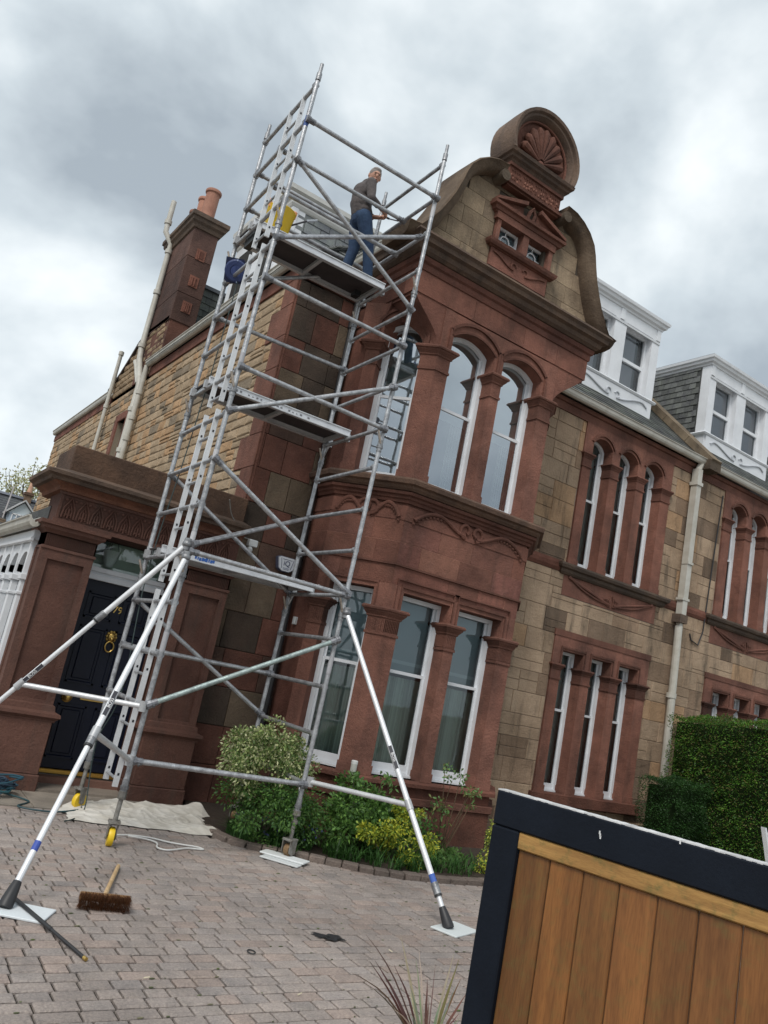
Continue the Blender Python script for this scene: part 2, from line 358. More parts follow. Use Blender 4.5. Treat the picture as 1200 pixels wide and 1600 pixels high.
def pier(house, poly, z0, zc0, zc1, z2, T=None, m=None, fluted=False, tint=(1, 1, 1), captint=(.8, .8, .8), co=1.0):
    """polygonal stone pier: shaft, neck ring, capital, block above up to z2"""
    m = m or RED
    b = MB(T); b.prism(poly, z0, zc0, tint, 'z')
    b.prism(off(poly, .012), z0, z0+.10, tint, 'z')
    if z2 > zc1: b.prism(off(poly, -.012), zc1, z2, tint, 'z')
    sh = b.build('pier', m, house)
    c = MB(T); h = zc1-zc0
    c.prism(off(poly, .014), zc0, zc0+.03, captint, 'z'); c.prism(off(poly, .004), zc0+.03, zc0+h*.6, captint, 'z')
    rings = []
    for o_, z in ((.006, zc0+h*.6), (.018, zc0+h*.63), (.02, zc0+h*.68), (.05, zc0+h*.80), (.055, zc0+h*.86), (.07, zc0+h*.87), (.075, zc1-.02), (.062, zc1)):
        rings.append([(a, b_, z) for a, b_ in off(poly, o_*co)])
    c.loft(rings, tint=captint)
    if fluted:
        q = off(poly, .004); n = len(q)
        for i in range(n):
            a = Vector(q[i]); e_ = Vector(q[(i+1) % n])-a; l = e_.length; k = int(l/.022)
            if k < 3: continue
            u = e_/l; nm = Vector((u.y, -u.x))
            for j in range(k):
                p0 = a+u*(l*(j+.25)/k); p1 = a+u*(l*(j+.75)/k)
                pl = [tuple(p0), tuple(p1), tuple(p1+nm*.007), tuple(p0+nm*.007)]
                c.prism(pl, zc0+.04, zc0+h*.56, captint, 'z')
    c.build('capital', m, sh)
    return sh
def arcpts(x0, x1, zs, rise, n=12):
    """points of a segmental arch from (x0,zs) over crown to (x1,zs)"""
    w_ = x1-x0; Rr = (w_*w_/4+rise*rise)/(2*rise); cx = (x0+x1)/2; cz = zs+rise-Rr; a0 = math.asin(w_/2/Rr)
    return [(cx-Rr*math.sin(a0-2*a0*i/n), cz+Rr*math.cos(a0-2*a0*i/n)) for i in range(n+1)]
def sashwin(house, T, w_, z0, zs, rise, zm, upper=False, curt='net', fw_=.045, sill=.08, hole_d=.5):
    """sliding sash window in local coords: x 0..w_, y into the wall; z0 sill, zs springing, rise of arch"""
    f = MB(T)
    top_o = arcpts(0, w_, zs, rise) if rise else [(0, zs), (w_, zs)]
    top_i = arcpts(fw_, w_-fw_, zs-fw_*.6, max(rise-fw_*.3, .02)) if rise else [(fw_, zs-fw_), (w_-fw_, zs-fw_)]
    outer = [(0, z0), *top_o, (w_, z0)]; 
    poly = [(0, z0), *top_o, (w_, z0), (w_-fw_, z0), *top_i[::-1], (fw_, z0)]
    f.prism(poly, 0, .05); f.box(fw_, w_-fw_, .012, .05, z0, z0+sill*.5)
    f.box(-.0, w_, -.02, .0, z0, z0+.022)
    win = f.build('window', WHITE, house)
    s_ = MB(T); i0, i1 = fw_, w_-fw_; st = .028
    # lower sash in front of upper sash
    s_.box(i0, i0+st, .02, .045, z0+sill*.5, zm+.02); s_.box(i1-st, i1, .02, .045, z0+sill*.5, zm+.02)
    s_.box(i0+st, i1-st, .02, .045, z0+sill*.5, z0+sill+.03); s_.box(i0+st, i1-st, .02, .045, zm-.016, zm+.02)
    s_.box(i0, i0+st*.8, .046, .07, zm+.02, zs-.02); s_.box(i1-st*.8, i1, .046, .07, zm+.02, zs-.02)
    s_.build('sash', WHITE, win)
    g = MB(T)
    g.add([(i0, .034, z0+.04), (i1, .034, z0+.04), (i1, .034, zm), (i0, .034, zm)], [(0, 1, 2, 3)])
    pts = [(i0, zm)]+[(a, b) for a, b in top_i]+[(i1, zm)]
    g.add([(a, .058, b) for a, b in pts], [tuple(range(len(pts)))[::-1]])
    g.build('pane', GLASSU if upper else GLASS, win)
    c = MB(T); zt = zs+rise
    if curt == 'net':      # pleated pale green net in the lower sash, roller blind above
        col = (.80, .86, .76); n = int(w_/.012)
        pts = [(w_*i/n, .13+.014*math.sin(i*.9+math.sin(i*.31)*2)) for i in range(n+1)]
        for i in range(n):
            k = rr(.75, 1.05)*(.75 if (i//7) % 3 == 0 else 1)
            c.add([(pts[i][0], pts[i][1], z0), (pts[i+1][0], pts[i+1][1], z0), (pts[i+1][0], pts[i+1][1], zm-.05), (pts[i][0], pts[i][1], zm-.05)], [(0, 1, 2, 3)], tuple(q*k for q in col))
        c.add([(0, .11, zm-.02), (w_, .11, zm-.02), (w_, .11, zt), (0, .11, zt)], [(0, 1, 2, 3)], (.50, .60, .66))
        c.add([(0, .10, zm+.10), (w_, .10, zm+.10), (w_, .10, zm+.14), (0, .10, zm+.14)], [(0, 1, 2, 3)], (.72, .80, .84))
    elif curt == 'pale':   # pale blind with scalloped edge above, curtain edge
        c.add([(0, .12, zm-.10), (w_, .12, zm-.10), (w_, .12, zt), (0, .12, zt)], [(0, 1, 2, 3)], (.86, .92, .93))
        n = 14
        for i in range(n):
            k = rr(.7, 1.1); a, b = w_*(.62+.38*i/n), w_*(.62+.38*(i+1)/n)
            c.add([(a, .15, z0), (b, .15+.01*(i % 2), z0), (b, .15+.01*(i % 2), zm), (a, .15, zm)], [(0, 1, 2, 3)], (.85*k, .87*k, .82*k))
    elif curt == 'side':   # curtains drawn to both sides
        n = 10
        for s0, s1 in ((0, .18), (.55, 1)):
            for i in range(n):
                k = rr(.6, 1.1); a, b = w_*(s0+(s1-s0)*i/n), w_*(s0+(s1-s0)*(i+1)/n)
                c.add([(a, .14+.012*(i % 2), z0), (b, .14+.012*((i+1) % 2), z0), (b, .14+.012*((i+1) % 2), zt), (a, .14+.012*(i % 2), zt)], [(0, 1, 2, 3)], (.80*k, .80*k, .76*k))
    elif curt == 'blind':
        c.add([(0, .12, z0), (w_, .12, z0), (w_, .12, zt), (0, .12, zt)], [(0, 1, 2, 3)], (.36, .31, .34))
    if c.v: c.build('curtain', SHEER, win)
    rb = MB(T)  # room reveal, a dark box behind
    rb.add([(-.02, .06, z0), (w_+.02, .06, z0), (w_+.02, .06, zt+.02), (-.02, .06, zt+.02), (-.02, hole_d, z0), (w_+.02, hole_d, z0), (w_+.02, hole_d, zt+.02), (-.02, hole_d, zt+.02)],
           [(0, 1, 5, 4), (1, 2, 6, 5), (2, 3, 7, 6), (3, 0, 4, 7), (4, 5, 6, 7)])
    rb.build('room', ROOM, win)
    return win
def textmesh(name, s_, size, T, m, parent, ext=.002, tint=(1, 1, 1), al='CENTER'):
    cu_ = bpy.data.curves.new(name, 'FONT'); cu_.body = s_; cu_.size = size; cu_.extrude = ext; cu_.align_x = al; cu_.align_y = 'CENTER'
    tmp = bpy.data.objects.new('tmp', cu_); link(tmp); dg = bpy.context.evaluated_depsgraph_get()
    me = bpy.data.meshes.new_from_object(tmp.evaluated_get(dg)); bpy.data.objects.remove(tmp)
    b = MB(T @ Matrix.Rotation(R(90), 4, 'X'))
    b.add([v.co for v in me.vertices], [tuple(p.vertices) for p in me.polygons], tint)
    return b.build(name, m, parent)

# ================================================================== GROUND
g = MB(); g.add([(-150, -60, -.06), (200, -60, -.06), (200, 260, -.06), (-150, 260, -.06)], [(0, 1, 2, 3)], (.8, .8, .75))
o = g.build('ground', SLAB); o['kind'] = 'structure'
g = MB(); g.box(-3.2, 7.2, .2, 8.5, -.05, -.016, (.10, .09, .075)); o = g.build('paving_bed', SLAB); o['kind'] = 'structure'
# paving blocks, three lengths, rows parallel to the house
KERB = [(3.36, 7.35), (3.375, 7.10), (3.42, 6.90), (3.53, 6.76), (3.77, 6.62), (4.02, 6.48), (4.39, 6.22), (4.77, 6.05), (5.24, 5.98), (5.62, 5.97), (6.3, 5.99), (7.2, 6.0)]
def inbed(x, y):
    if x < KERB[0][0]: return False
    for (a, b), (c, d) in zip(KERB, KERB[1:]):
        if a <= x <= c: return y > b+(d-b)*(x-a)/(c-a)
    return x > 7.2 and y > 6.0
pv = MB(); y = .9; row = 0
while y < 7.75:
    h = .102
    x = -3-rr(0, .3)
    while x < 7.1:
        l = random.choice((.115, .155, .20, .155))
        cx, cy = x+l/2, y+h/2
        if not inbed(cx, cy) and not (cy > 7.62 and cx > .8):
            g_ = .0062; tz = rr(-.002, .002); k = rr(.88, 1.05); hue = random.choice((0, 0, 0, 1, 2))
            t = {0: (1*k, 1*k, 1*k), 1: (1.03*k, .97*k, .94*k), 2: (.95*k, .97*k, .99*k)}[hue]
            a, b, c, d = x+g_, x+l-g_, y+g_, y+h-g_; bv = .008; j = [rr(-.0018, .0018) for _ in range(4)]
            pv.add([(a, c, -.02), (b, c, -.02), (b, d, -.02), (a, d, -.02), (a, c, -.006+tz), (b, c, -.006+tz), (b, d, -.006+tz), (a, d, -.006+tz),
                    (a+bv, c+bv, tz+j[0]), (b-bv, c+bv, tz+j[1]), (b-bv, d-bv, tz+j[2]), (a+bv, d-bv, tz+j[3])],
                   [(0, 1, 5, 4), (1, 2, 6, 5), (2, 3, 7, 6), (3, 0, 4, 7), (4, 5, 9, 8), (5, 6, 10, 9), (6, 7, 11, 10), (7, 4, 8, 11), (8, 9, 10, 11)], t)
        x += l
    y += h; row += 1
o = pv.build('block_paving', PAVE); o['kind'] = 'structure'
g = MB(); x = -3.2
while x < 3.5:
    l = rr(.5, .8); k = rr(.8, 1.1)
    g.bbox(x+.004, x+l-.004, 7.64, 8.30, -.03, .012, .005, (k, k, k*.97)); x += l
o = g.build('stone_path', SLAB); o['kind'] = 'structure'
# ================================================================== FLOWER BED
g = MB(); bp = [(a, b) for a, b in KERB]+[(7.3, 8.5), (3.56, 8.5), (3.5, 8.3)]
g.prism([(a+.03, b+.03) for a, b in bp], -.03, .03, (1, 1, 1), 'z')
o = g.build('soil_bed', SOIL); o['kind'] = 'structure'
kb = MB()
P = [Vector(p) for p in KERB]; dist = 0; segs = []
for a, b in zip(P, P[1:]):
    L_ = (b-a).length; n = max(1, round(L_/.165))
    for i in range(n): segs.append((a+(b-a)*i/n, a+(b-a)*(i+1)/n))
for a, b in segs:
    u = (b-a).normalized(); nrm = Vector((-u.y, u.x)); k = rr(.42, .62); l = (b-a).length
    kb.T = TF((a.x, a.y, 0), (u.x, u.y, 0), (nrm.x, nrm.y, 0)); kb.bbox(.004, l-.004, -.05, .055, -.03, .048+rr(-.004, .004), .008, (k, k*.93, k*.88))
o = kb.build('brick_kerb', PAVE); o['kind'] = 'structure'
# ================================================================== HOUSE
house = thing('villa', 'red and buff sandstone villa with two storey bay, shaped gable and navy front door', 'house', (3.46, 8.5, 0))
YM, YB = 8.5, 7.4
def tb(a, z):
    k = rr(.84, 1.08); r_ = random.random()
    if r_ < .11: return (.50*k, .48*k, .48*k)
    if r_ < .26: return (.72*k, .68*k, .66*k)
    if r_ < .42: return (1.10*k, .97*k, .82*k)
    return (1.0*k, .99*k, .97*k)
def tredwall(a, z):
    k = rr(.62, .85); r_ = random.random()
    if r_ < .30: return (.80*k, 1.28*k, 1.22*k)      # buff block among the red
    if r_ < .45: return (.42*k, .68*k, .72*k)
    if r_ < .6: return (.62*k, .80*k, .82*k)
    return (.85*k, .82*k, .82*k)
def trock(a, z):
    k = rr(.84, 1.1); r_ = random.random()
    if r_ < .12: return (.62*k, .66*k, .72*k)
    if r_ < .35: return (1.08*k, .93*k, .80*k)
    return (k, k, k)
# ---- front wall right of the bay: buff ashlar
def mirror(T=None):
    M_ = Matrix.Scale(-1, 4, (1, 0, 0)); M_.translation = (23.24, 0, 0); return M_
def rightwall(hs, M_, xa, xb):
    """ashlar field with two triple windows; layout x, plane YM"""
    TT = M_ @ TF((0, YM, 0), (1, 0, 0), (0, 1, 0))
    b = MB(TT)
    holes = [(8.68, 10.86, 3.45, 6.2), (8.68, 10.87, .45, 2.94)]
    W = MB(TT)   # backing with real openings
    rects = [(xa, xb, 0, 6.45)]
    for hh in [(8.70, 10.80, .60, 2.70), (8.70, 10.80, 3.90, 6.14)]:
        rects = [q for r_ in rects for q in rsub(r_, hh)]
    for p0, p1, q0, q1 in rects: W.box(p0, p1, 0, .32, q0, q1, (.8, .8, .8))
    W.m = 1; blocks(W, xb, 6.22, lambda: rr(.27, .36), (.3, .75), holes+[(xa, xb, 3.79, 3.95)], tb, d=.014, gap=.0028, x0=xa, z0=.0, jig=.35)
    W.build('front_wall', [MORT, BUFF], hs)
    # string course, eaves band
    s_ = MB(M_); pr = [(0, 3.79), (.02, 3.79), (.045, 3.84), (.05, 3.90), (.035, 3.95), (0, 3.96)]
    s_.mould([(xa, YM), (xb, YM)], pr, tint=(.75, .7, .68)); s_.build('string_course', RED, hs)
    e_ = MB(M_); e_.box(xa, xb, YM-.03, YM+.1, 6.22, 6.40, (.8, .8, .8)); e_.mould([(xa, YM-.03), (xb, YM-.03)], [(0, 6.34), (.03, 6.35), (.05, 6.40), (0, 6.40)], tint=(.7, .7, .7)); e_.build('eaves_band', RED, hs)
    op = [(8.88, 9.33), (9.52, 9.97), (10.16, 10.61)]
    for lv in (0, 1):
        z0, zc0, zc1, zt = ((.62, 2.22, 2.45, 2.94), (3.93, 5.50, 5.73, 6.22))[lv]
        sr = MB(M_)
        if lv == 0:
            for (xx0, xx1, xx2, xx3) in ((8.68, 8.88, 9.33, 9.425), (9.425, 9.52, 9.97, 10.065), (10.065, 10.16, 10.61, 10.86)):
                sr.prism([(xx0, zc1), (xx1, zc1), (xx1, 2.66), (xx2, 2.66), (xx2, zc1), (xx3, zc1), (xx3, zt), (xx0, zt)], YM-.03, YM+.148, (1, 1, 1))
                sr.prism([(xx1-.045, zc1), (xx1-.03, zc1), (xx1-.03, 2.69), (xx2+.03, 2.69), (xx2+.03, zc1), (xx2+.045, zc1), (xx2+.045, 2.72), (xx1-.045, 2.72)], YM-.046, YM-.028, (.7, .7, .7))
            sr.box(8.66, 10.88, YM-.04, YM-.0, 2.86, 2.95, (.75, .75, .75))
        else:
            for (xx0, xx1, xx2, xx3) in ((8.68, 8.88, 9.33, 9.425), (9.425, 9.52, 9.97, 10.065), (10.065, 10.16, 10.61, 10.86)):
                a_ = arcpts(xx1, xx2, 5.93, .13)
                sr.prism([(xx0, zc1), (xx1, zc1), *a_, (xx2, zc1), (xx3, zc1), (xx3, zt), (xx0, zt)], YM-.03, YM+.148, (1, 1, 1))
                ao = arcpts(xx1-.055, xx2+.055, 5.96, .175); ai = arcpts(xx1-.02, xx2+.02, 5.945, .155)
                sr.prism([*ao, *ai[::-1]], YM-.055, YM-.028, (.72, .72, .72))
        sr.build('window_surround', RED, hs)
        for xa_, xb_ in ((8.69, 8.88), (9.33, 9.52), (9.97, 10.16), (10.61, 10.84)):
            dark = lv == 0 and xb_ > 10.8
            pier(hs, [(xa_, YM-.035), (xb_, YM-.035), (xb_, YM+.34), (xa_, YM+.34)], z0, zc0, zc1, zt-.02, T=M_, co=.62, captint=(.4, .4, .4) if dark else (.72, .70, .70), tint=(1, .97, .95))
        s2 = MB(M_)
        if lv == 0:
            s2.bbox(8.62, 10.98, YM-.09, YM+.12, .46, .62, .01, (.62, .58, .56)); s2.build('window_sill', RED, hs)
        else:
            s2.mould([(8.6, YM+.05), (8.6, YM-.02), (10.98, YM-.02), (10.98, YM+.05)], [(-.02, 3.76), (.02, 3.77), (.045, 3.80), (.05, 3.84), (.09, 3.86), (.105, 3.90), (.10, 3.93), (-.02, 3.935)], tint=(.75, .75, .75)); s2.box(8.6, 10.98, YM-.04, YM+.12, 3.80, 3.932, (.6, .6, .6))
            s2.build('window_ledge', DARK, hs)
            pa = MB(M_); pa.box(8.68, 10.87, YM-.012, YM+.05, 3.46, 3.77, (.95, .95, .95)); cx = 9.775
            for sg in (-1, 1):
                pts = [(cx+sg*(.06+.92*t), YM-.022, 3.53+.13*(1-math.cos(t*math.pi))*.8+.02*math.sin(t*6.28)) for t in [i/16 for i in range(17)]]
                pa.path(pts, .022, 6, (.82, .8, .8)); pts2 = [(a, b, c_-.05*math.sin(i/16*math.pi)) for i, (a, b, c_) in enumerate(pts)]
                pa.path(pts2, .016, 6, (.75, .75, .75)); pa.ell((cx+sg*.97, YM-.02, 3.745), (.04, .02, .03), tint=(.8, .8, .8))
                for q in range(3):
                    pa.path([(cx+sg*(.03+.03*q), YM-.022, 3.50), (cx+sg*(.05+.05*q), YM-.03, 3.58+.01*q), (cx+sg*(.02+.03*q), YM-.022, 3.68-.03*q)], .012, 6, (.75, .75, .75))
            pa.build('carved_panel', RED, hs)
        for i, (xa_, xb_) in enumerate(op):
            Tw = M_ @ TF((xa_, YM+.15, 0), (1, 0, 0), (0, 1, 0))
            if lv == 0: sashwin(hs, Tw, .45, .62, 2.66, 0, 1.79, curt='side')
            else: sashwin(hs, Tw, .45, 3.94, 5.93, .13, 5.07, curt='side')
I4 = Matrix.Identity(4)
rightwall(house, I4, 7.0, 11.62)

# ---- bay
CD = Vector((-.673, .740)); CNn = Vector((-.740, -.673))   # cant direction, outward normal (left cant)
P1 = Vector((4.93, YB)); Pm = P1+CD*.87; P0 = Vector((Pm.x, 8.5)); P2 = Vector((6.85, YB)); P3m = Vector((7.43, 8.04)); P3 = Vector((7.43, 8.5))
def bayfoot(o_=0):
    return [(P0.x-o_, 8.55), (Pm.x-o_, Pm.y-.43*o_), tuple(P1+Vector((-.41*o_, -o_))), tuple(P2+Vector((.41*o_, -o_))), (P3m.x+o_, P3m.y-.4*o_), (P3.x+o_, 8.55)]
bpath = [tuple(P0), tuple(Pm), tuple(P1), tuple(P2), tuple(P3m), tuple(P3)]
def baylayer(b, z0, z1, o_=0, tint=(1, 1, 1)): b.prism(bayfoot(o_), z0, z1, tint, 'z')
b = MB(); baylayer(b, 0, .49, .06, (.55, .52, .50)); b.mould(bpath, [(.05, .40), (.085, .42), (.09, .49), (.0, .50)], tint=(.7, .7, .7)); baylayer(b, .5, .652, .035, (.68, .62, .60)); b.mould(bpath, [(0, .60), (.10, .61), (.10, .648), (.03, .672), (0, .672)], tint=(.75, .7, .68))
b.build('bay_plinth', RED, house)
b = MB()
baylayer(b, 2.735, 2.965, 0, (.92, .92, .92)); baylayer(b, 2.970, 3.217, .008, (1, .96, .95)); baylayer(b, 3.222, 3.468, .008, (1.04, 1, .98)); baylayer(b, 3.472, 3.64, .022, (.86, .84, .84))
b.mould(bpath, [(0, 2.945), (.03, 2.95), (.03, 2.972), (0, 2.975)], tint=(.6, .6, .6))
# mortar joints picked out in pale lines
b.t = (1.5, 1.6, 1.6)
for z in (2.9675, 3.2195, 3.470): b.mould(bpath, [(0, z-.003), (.0105, z-.003), (.0105, z+.003), (0, z+.003)])
for x_, z0, z1 in ((5.32, 3.222, 3.468), (5.95, 2.972, 3.217), (6.4, 3.222, 3.468), (6.62, 2.74, 2.94), (5.2, 2.972, 3.217), (6.9-.35, 2.972, 3.217)): b.box(x_, x_+.004, YB-.0098, YB, z0, z1)
b.build('bay_wall', RED, house)
def tsp(a, z): k = rr(.74, 1.06); return (k, k*rr(.93, 1.03), k*rr(.92, 1.04))
b = MB(); 
for z0, z1, o_ in ((2.740, 2.962, .0), (2.972, 3.216, .008), (3.224, 3.466, .008)):
    for Pa, Pb, w_ in ((P1, P2, 0), (Pm, P1, 1)):
        d_ = (Pb-Pa); l_ = d_.length; u_ = d_/l_; n_ = Vector((-u_.y, u_.x)); q_ = Pa-n_*o_
        b.T = TF((q_.x, q_.y, 0), (u_.x, u_.y, 0), (n_.x, n_.y, 0)); blocks(b, l_+(.41*o_), z1+.03, z1-z0, (.42, .8), [], tsp, d=.005, gap=.0022, bev=.0015, z0=z0, x0=0) if False else None
        x = -rr(.0, .3)
        while x < l_:
            e_ = x+rr(.45, .8); a_, c_ = max(x, 0)+.002, min(e_, l_)-.002; x = e_
            if c_-a_ > .03: b.box(a_, c_, -.005, .0, z0, z1, tsp(0, 0))
b.T = None; b.build('spandrel_stones', RED, house)
# recess carvings on the spandrel
b = MB(); tt = (.72, .7, .7)
def front_pt(x, z, o_=.03): return (x, YB-o_, z)
def cant_pt(t, z, o_=.03): q = P1+CD*t+CNn*o_; return (q.x, q.y, z)
for f, x0, x1 in ((front_pt, 5.05, 6.75), (cant_pt, .06, .82)):
    cx = (x0+x1)/2; hw = (x1-x0)/2
    for sg in (-1, 1):
        pts = [f(cx+sg*hw*u, 3.52+.13*(.5-.5*math.cos(min(1, max(0, (u-.12)/.5))*math.pi))-(0 if u < .62 else .15*((u-.62)/.38)**2)) for u in [i/18 for i in range(2, 19)]]
        b.path(pts, .025, 8, tt)
        cc = cx+sg*.09*hw/.85; pts = [f(cc+sg*.080*math.cos(a)*(1-a/9), 3.585+.080*math.sin(a)*(1-a/9)) for a in [i*.45-1.6 for i in range(14)]]
        b.path(pts, .022, 8, tt)
        for q in range(9):
            u = .5+.5*q/8; 
            pz = f(cx+sg*hw*u, 3.62-(0 if u < .62 else .15*((u-.62)/.38)**2)-.01)
            b.ell(pz, (.022, .012, .018), 6, 4, tt)
b.build('bay_carving', RED, house)
b = MB()
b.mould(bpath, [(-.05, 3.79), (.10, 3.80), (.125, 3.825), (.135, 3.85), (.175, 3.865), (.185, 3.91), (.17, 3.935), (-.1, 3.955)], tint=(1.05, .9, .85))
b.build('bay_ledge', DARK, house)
b = MB(); baylayer(b, 3.64, 3.95, -.0, (.8, .8, .8)); b.mould(bpath, [(-.05, 3.665), (.03, 3.67), (.04, 3.70), (.06, 3.715), (.065, 3.74), (.095, 3.755), (.10, 3.788), (-.05, 3.792)], tint=(.62, .60, .60)); b.build('bay_sill_course', RED, house)
# piers, lower and upper
bp_ = P1+Vector((.0, -.035)); ci = CD*.185
cornerpoly = [(5.11, 7.365), (5.11, 7.60), tuple(P1+CD*.185-CNn*.20), tuple(P1+CD*.185+CNn*.035), (P1.x-.015, 7.365)]
for lv in (0, 1):
    z0, zc0, zc1, zt = ((.67, 2.15, 2.46, 2.735), (3.95, 5.32, 5.62, 5.62))[lv]; fl = lv == 0
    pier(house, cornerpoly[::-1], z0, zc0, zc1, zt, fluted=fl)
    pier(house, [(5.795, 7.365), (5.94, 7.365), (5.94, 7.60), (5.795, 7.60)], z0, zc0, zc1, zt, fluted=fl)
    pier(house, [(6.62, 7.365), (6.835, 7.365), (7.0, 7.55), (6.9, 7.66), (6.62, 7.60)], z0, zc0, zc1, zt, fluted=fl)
    # left end of the cant
    a0, a1 = P1+CD*.71, P1+CD*.87
    pier(house, [tuple(a0+CNn*.035), tuple(a0-CNn*.22), tuple(a1-CNn*.22), tuple(a1+CNn*.035)][::-1], z0, zc0, zc1, zt, fluted=fl, captint=(.6, .6, .6), tint=(.9, .88, .88))
    for pl_ in ([(Pm.x, Pm.y), (Pm.x+.2, Pm.y+.02), (Pm.x+.2, 8.55), (Pm.x, 8.55)], [(6.95, 7.52), (7.43, 8.04), (7.43, 8.55), (7.25, 8.55), (7.25, 8.12), (6.84, 7.66)]):
        wl = MB(); wl.prism(pl_, z0, 2.735 if lv == 0 else 6.12, (.8, .76, .76), 'z'); wl.build('bay_side_wall', RED, house)
    Tc = TF((P1.x+CD.x*.71-CNn.x*.15, P1.y+CD.y*.71-CNn.y*.15, 0), (-CD.x, -CD.y, 0), (-CNn.x, -CNn.y, 0))
    if lv == 0:
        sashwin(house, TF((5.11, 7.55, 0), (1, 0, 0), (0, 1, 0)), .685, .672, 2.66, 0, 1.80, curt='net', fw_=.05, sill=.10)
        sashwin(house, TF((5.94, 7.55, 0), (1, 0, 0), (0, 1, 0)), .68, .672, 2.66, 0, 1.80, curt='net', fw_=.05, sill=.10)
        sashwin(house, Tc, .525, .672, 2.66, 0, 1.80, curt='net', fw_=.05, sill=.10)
    else:
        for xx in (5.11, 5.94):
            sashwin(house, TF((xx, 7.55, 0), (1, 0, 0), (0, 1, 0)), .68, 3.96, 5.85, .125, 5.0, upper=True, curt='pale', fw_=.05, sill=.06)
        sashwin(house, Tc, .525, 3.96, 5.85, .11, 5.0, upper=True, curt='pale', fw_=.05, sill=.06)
# lintels of the lower windows, with stepped frame moulding
b = MB()
for x0, x1 in ((5.11, 5.795), (5.94, 6.62)):
    b.prism([(x0-.075, 2.46), (x0, 2.46), (x0, 2.67), (x1, 2.67), (x1, 2.46), (x1+.075, 2.46), (x1+.075, 2.735), (x0-.075, 2.735)], 7.385, 7.60)
    b.prism([(x0-.05, 2.47), (x0-.035, 2.47), (x0-.035, 2.72), (x1+.035, 2.72), (x1+.035, 2.47), (x1+.05, 2.47), (x1+.05, 2.75), (x0-.05, 2.75)], 7.365, 7.386, (.68, .66, .66))
    b.prism([(x0-.11, 2.47), (x0-.10, 2.47), (x0-.10, 2.80), (x1+.10, 2.80), (x1+.10, 2.47), (x1+.11, 2.47), (x1+.11, 2.815), (x0-.11, 2.815)], 7.372, 7.401, (.68, .66, .66))
b.T = Tc; x0, x1 = 0, .525
b.prism([(x0-.075, 2.46), (x0, 2.46), (x0, 2.67), (x1, 2.67), (x1, 2.46), (x1+.075, 2.46), (x1+.075, 2.735), (x0-.075, 2.735)], -.165, .03)
b.prism([(x0-.05, 2.47), (x0-.035, 2.47), (x0-.035, 2.72), (x1+.035, 2.72), (x1+.035, 2.47), (x1+.05, 2.47), (x1+.05, 2.75), (x0-.05, 2.75)], -.185, -.164, (.68, .66, .66))
b.T = None
b.build('bay_lintel', RED, house)
# arches of the upper windows
b = MB()
def archpiece(x0, x1, xa, xb, y0, y1):
    a_ = arcpts(x0, x1, 5.85, .125)
    b.prism([(xa, 5.62), (x0, 5.62), *a_, (x1, 5.62), (xb, 5.62), (xb, 6.14), (xa, 6.14)], y0, y1)
    b.prism([*arcpts(x0-.07, x1+.07, 5.92, .19), *arcpts(x0-.04, x1+.04, 5.90, .175)[::-1]], y0-.026, y0+.01, (.62, .6, .6))
    for xq in (x0-.07, x1+.04): b.box(xq, xq+.03, y0-.026, y0+.01, 5.62, 5.925, (.7, .68, .68))
    b.prism([*arcpts(x0-.025, x1+.025, 5.86, .142), *arcpts(x0, x1, 5.85, .125)[::-1]], y0-.008, y0+.01, (.62, .6, .6))
archpiece(5.11, 5.795, 4.93, 5.8675, 7.385, 7.60); archpiece(5.94, 6.62, 5.8675, 6.86, 7.385, 7.60)
b.T = Tc; archpiece(0, .525, -.29, .70, -.165, .05); b.T = None
b.build('bay_arch', RED, house)
# square storey above, carried on corbels
b = MB(); XL, XR = 4.42, 7.38
for (x0, x1, z0, z1, t) in ((XL, 5.35, 6.16, 6.56, 1.0), (5.355, 6.2, 6.16, 6.56, .93), (6.205, 6.8, 6.16, 6.56, 1.02), (6.805, XR, 6.16, 6.56, .95)):
    b.box(x0, x1, 7.385, 7.6, z0, z1, (t, t*.97, t*.96))
b.box(XL, XR, 7.6, 9.6, 6.16, 6.7, (.62, .58, .57))
b.box(XL+.02, XR-.02, 7.41, 9.0, 6.12, 6.159, (.8, .78, .78))
b.mould([(XL, 9.6), (XL, 7.385), (XR, 7.385), (XR, 9.0)], [(0, 6.44), (.015, 6.445), (.02, 6.47), (.02, 6.52), (.045, 6.54), (.055, 6.597), (0, 6.598)], tint=(.66, .62, .62))
b.box(4.33, 4.60, 8.2, 9.0, 5.9, 6.15, (.62, .58, .57)); b.build('gable_storey', RED, house)
b = MB()
def corbel(xc, yc, sx, sy, n=8):
    rings = []
    for i in range(n+1):
        t = i/n; k = t*t*(3-2*t)*.75+.25*t   # s-curve
        ex = .06+(.50 if sx else 0)*k
        z = 5.60+.58*t
        rings.append((k, z))
    return rings
# left front corbel: fans from the corner pier out to the square corner
for side in (0, 1):
    rings = []
    for i in range(11):
        t = i/10; k = .5-.5*math.cos(t*math.pi); k = .65*k+.35*t*t
        z = 5.64+.54*t
        if side == 0:
            c = Vector((4.90, 7.40)).lerp(Vector((XL+.012, 7.398)), k); a = Vector((5.06, 7.398)); e2 = (P1+CD*.20).lerp(Vector((XL+.012, 8.05)), k)
            rings.append([(a.x, a.y, z), (c.x, c.y, z), (e2.x, e2.y, z), (5.0, 7.62, z)])
        else:
            c = Vector((6.87, 7.40)).lerp(Vector((XR-.012, 7.398)), k); a = Vector((6.68, 7.398)); e2 = Vector((7.0, 7.56)).lerp(Vector((XR-.012, 8.05)), k)
            rings.append([(a.x, a.y, z), (6.75, 7.62, z), (e2.x, e2.y, z), (c.x, c.y, z)])
    b = MB(); b.loft(rings, tint=(.92, .9, .9)); b.build('corbel', RED, house, smooth=True)
b = MB(); rings = []   # corbel at the back of the left cant
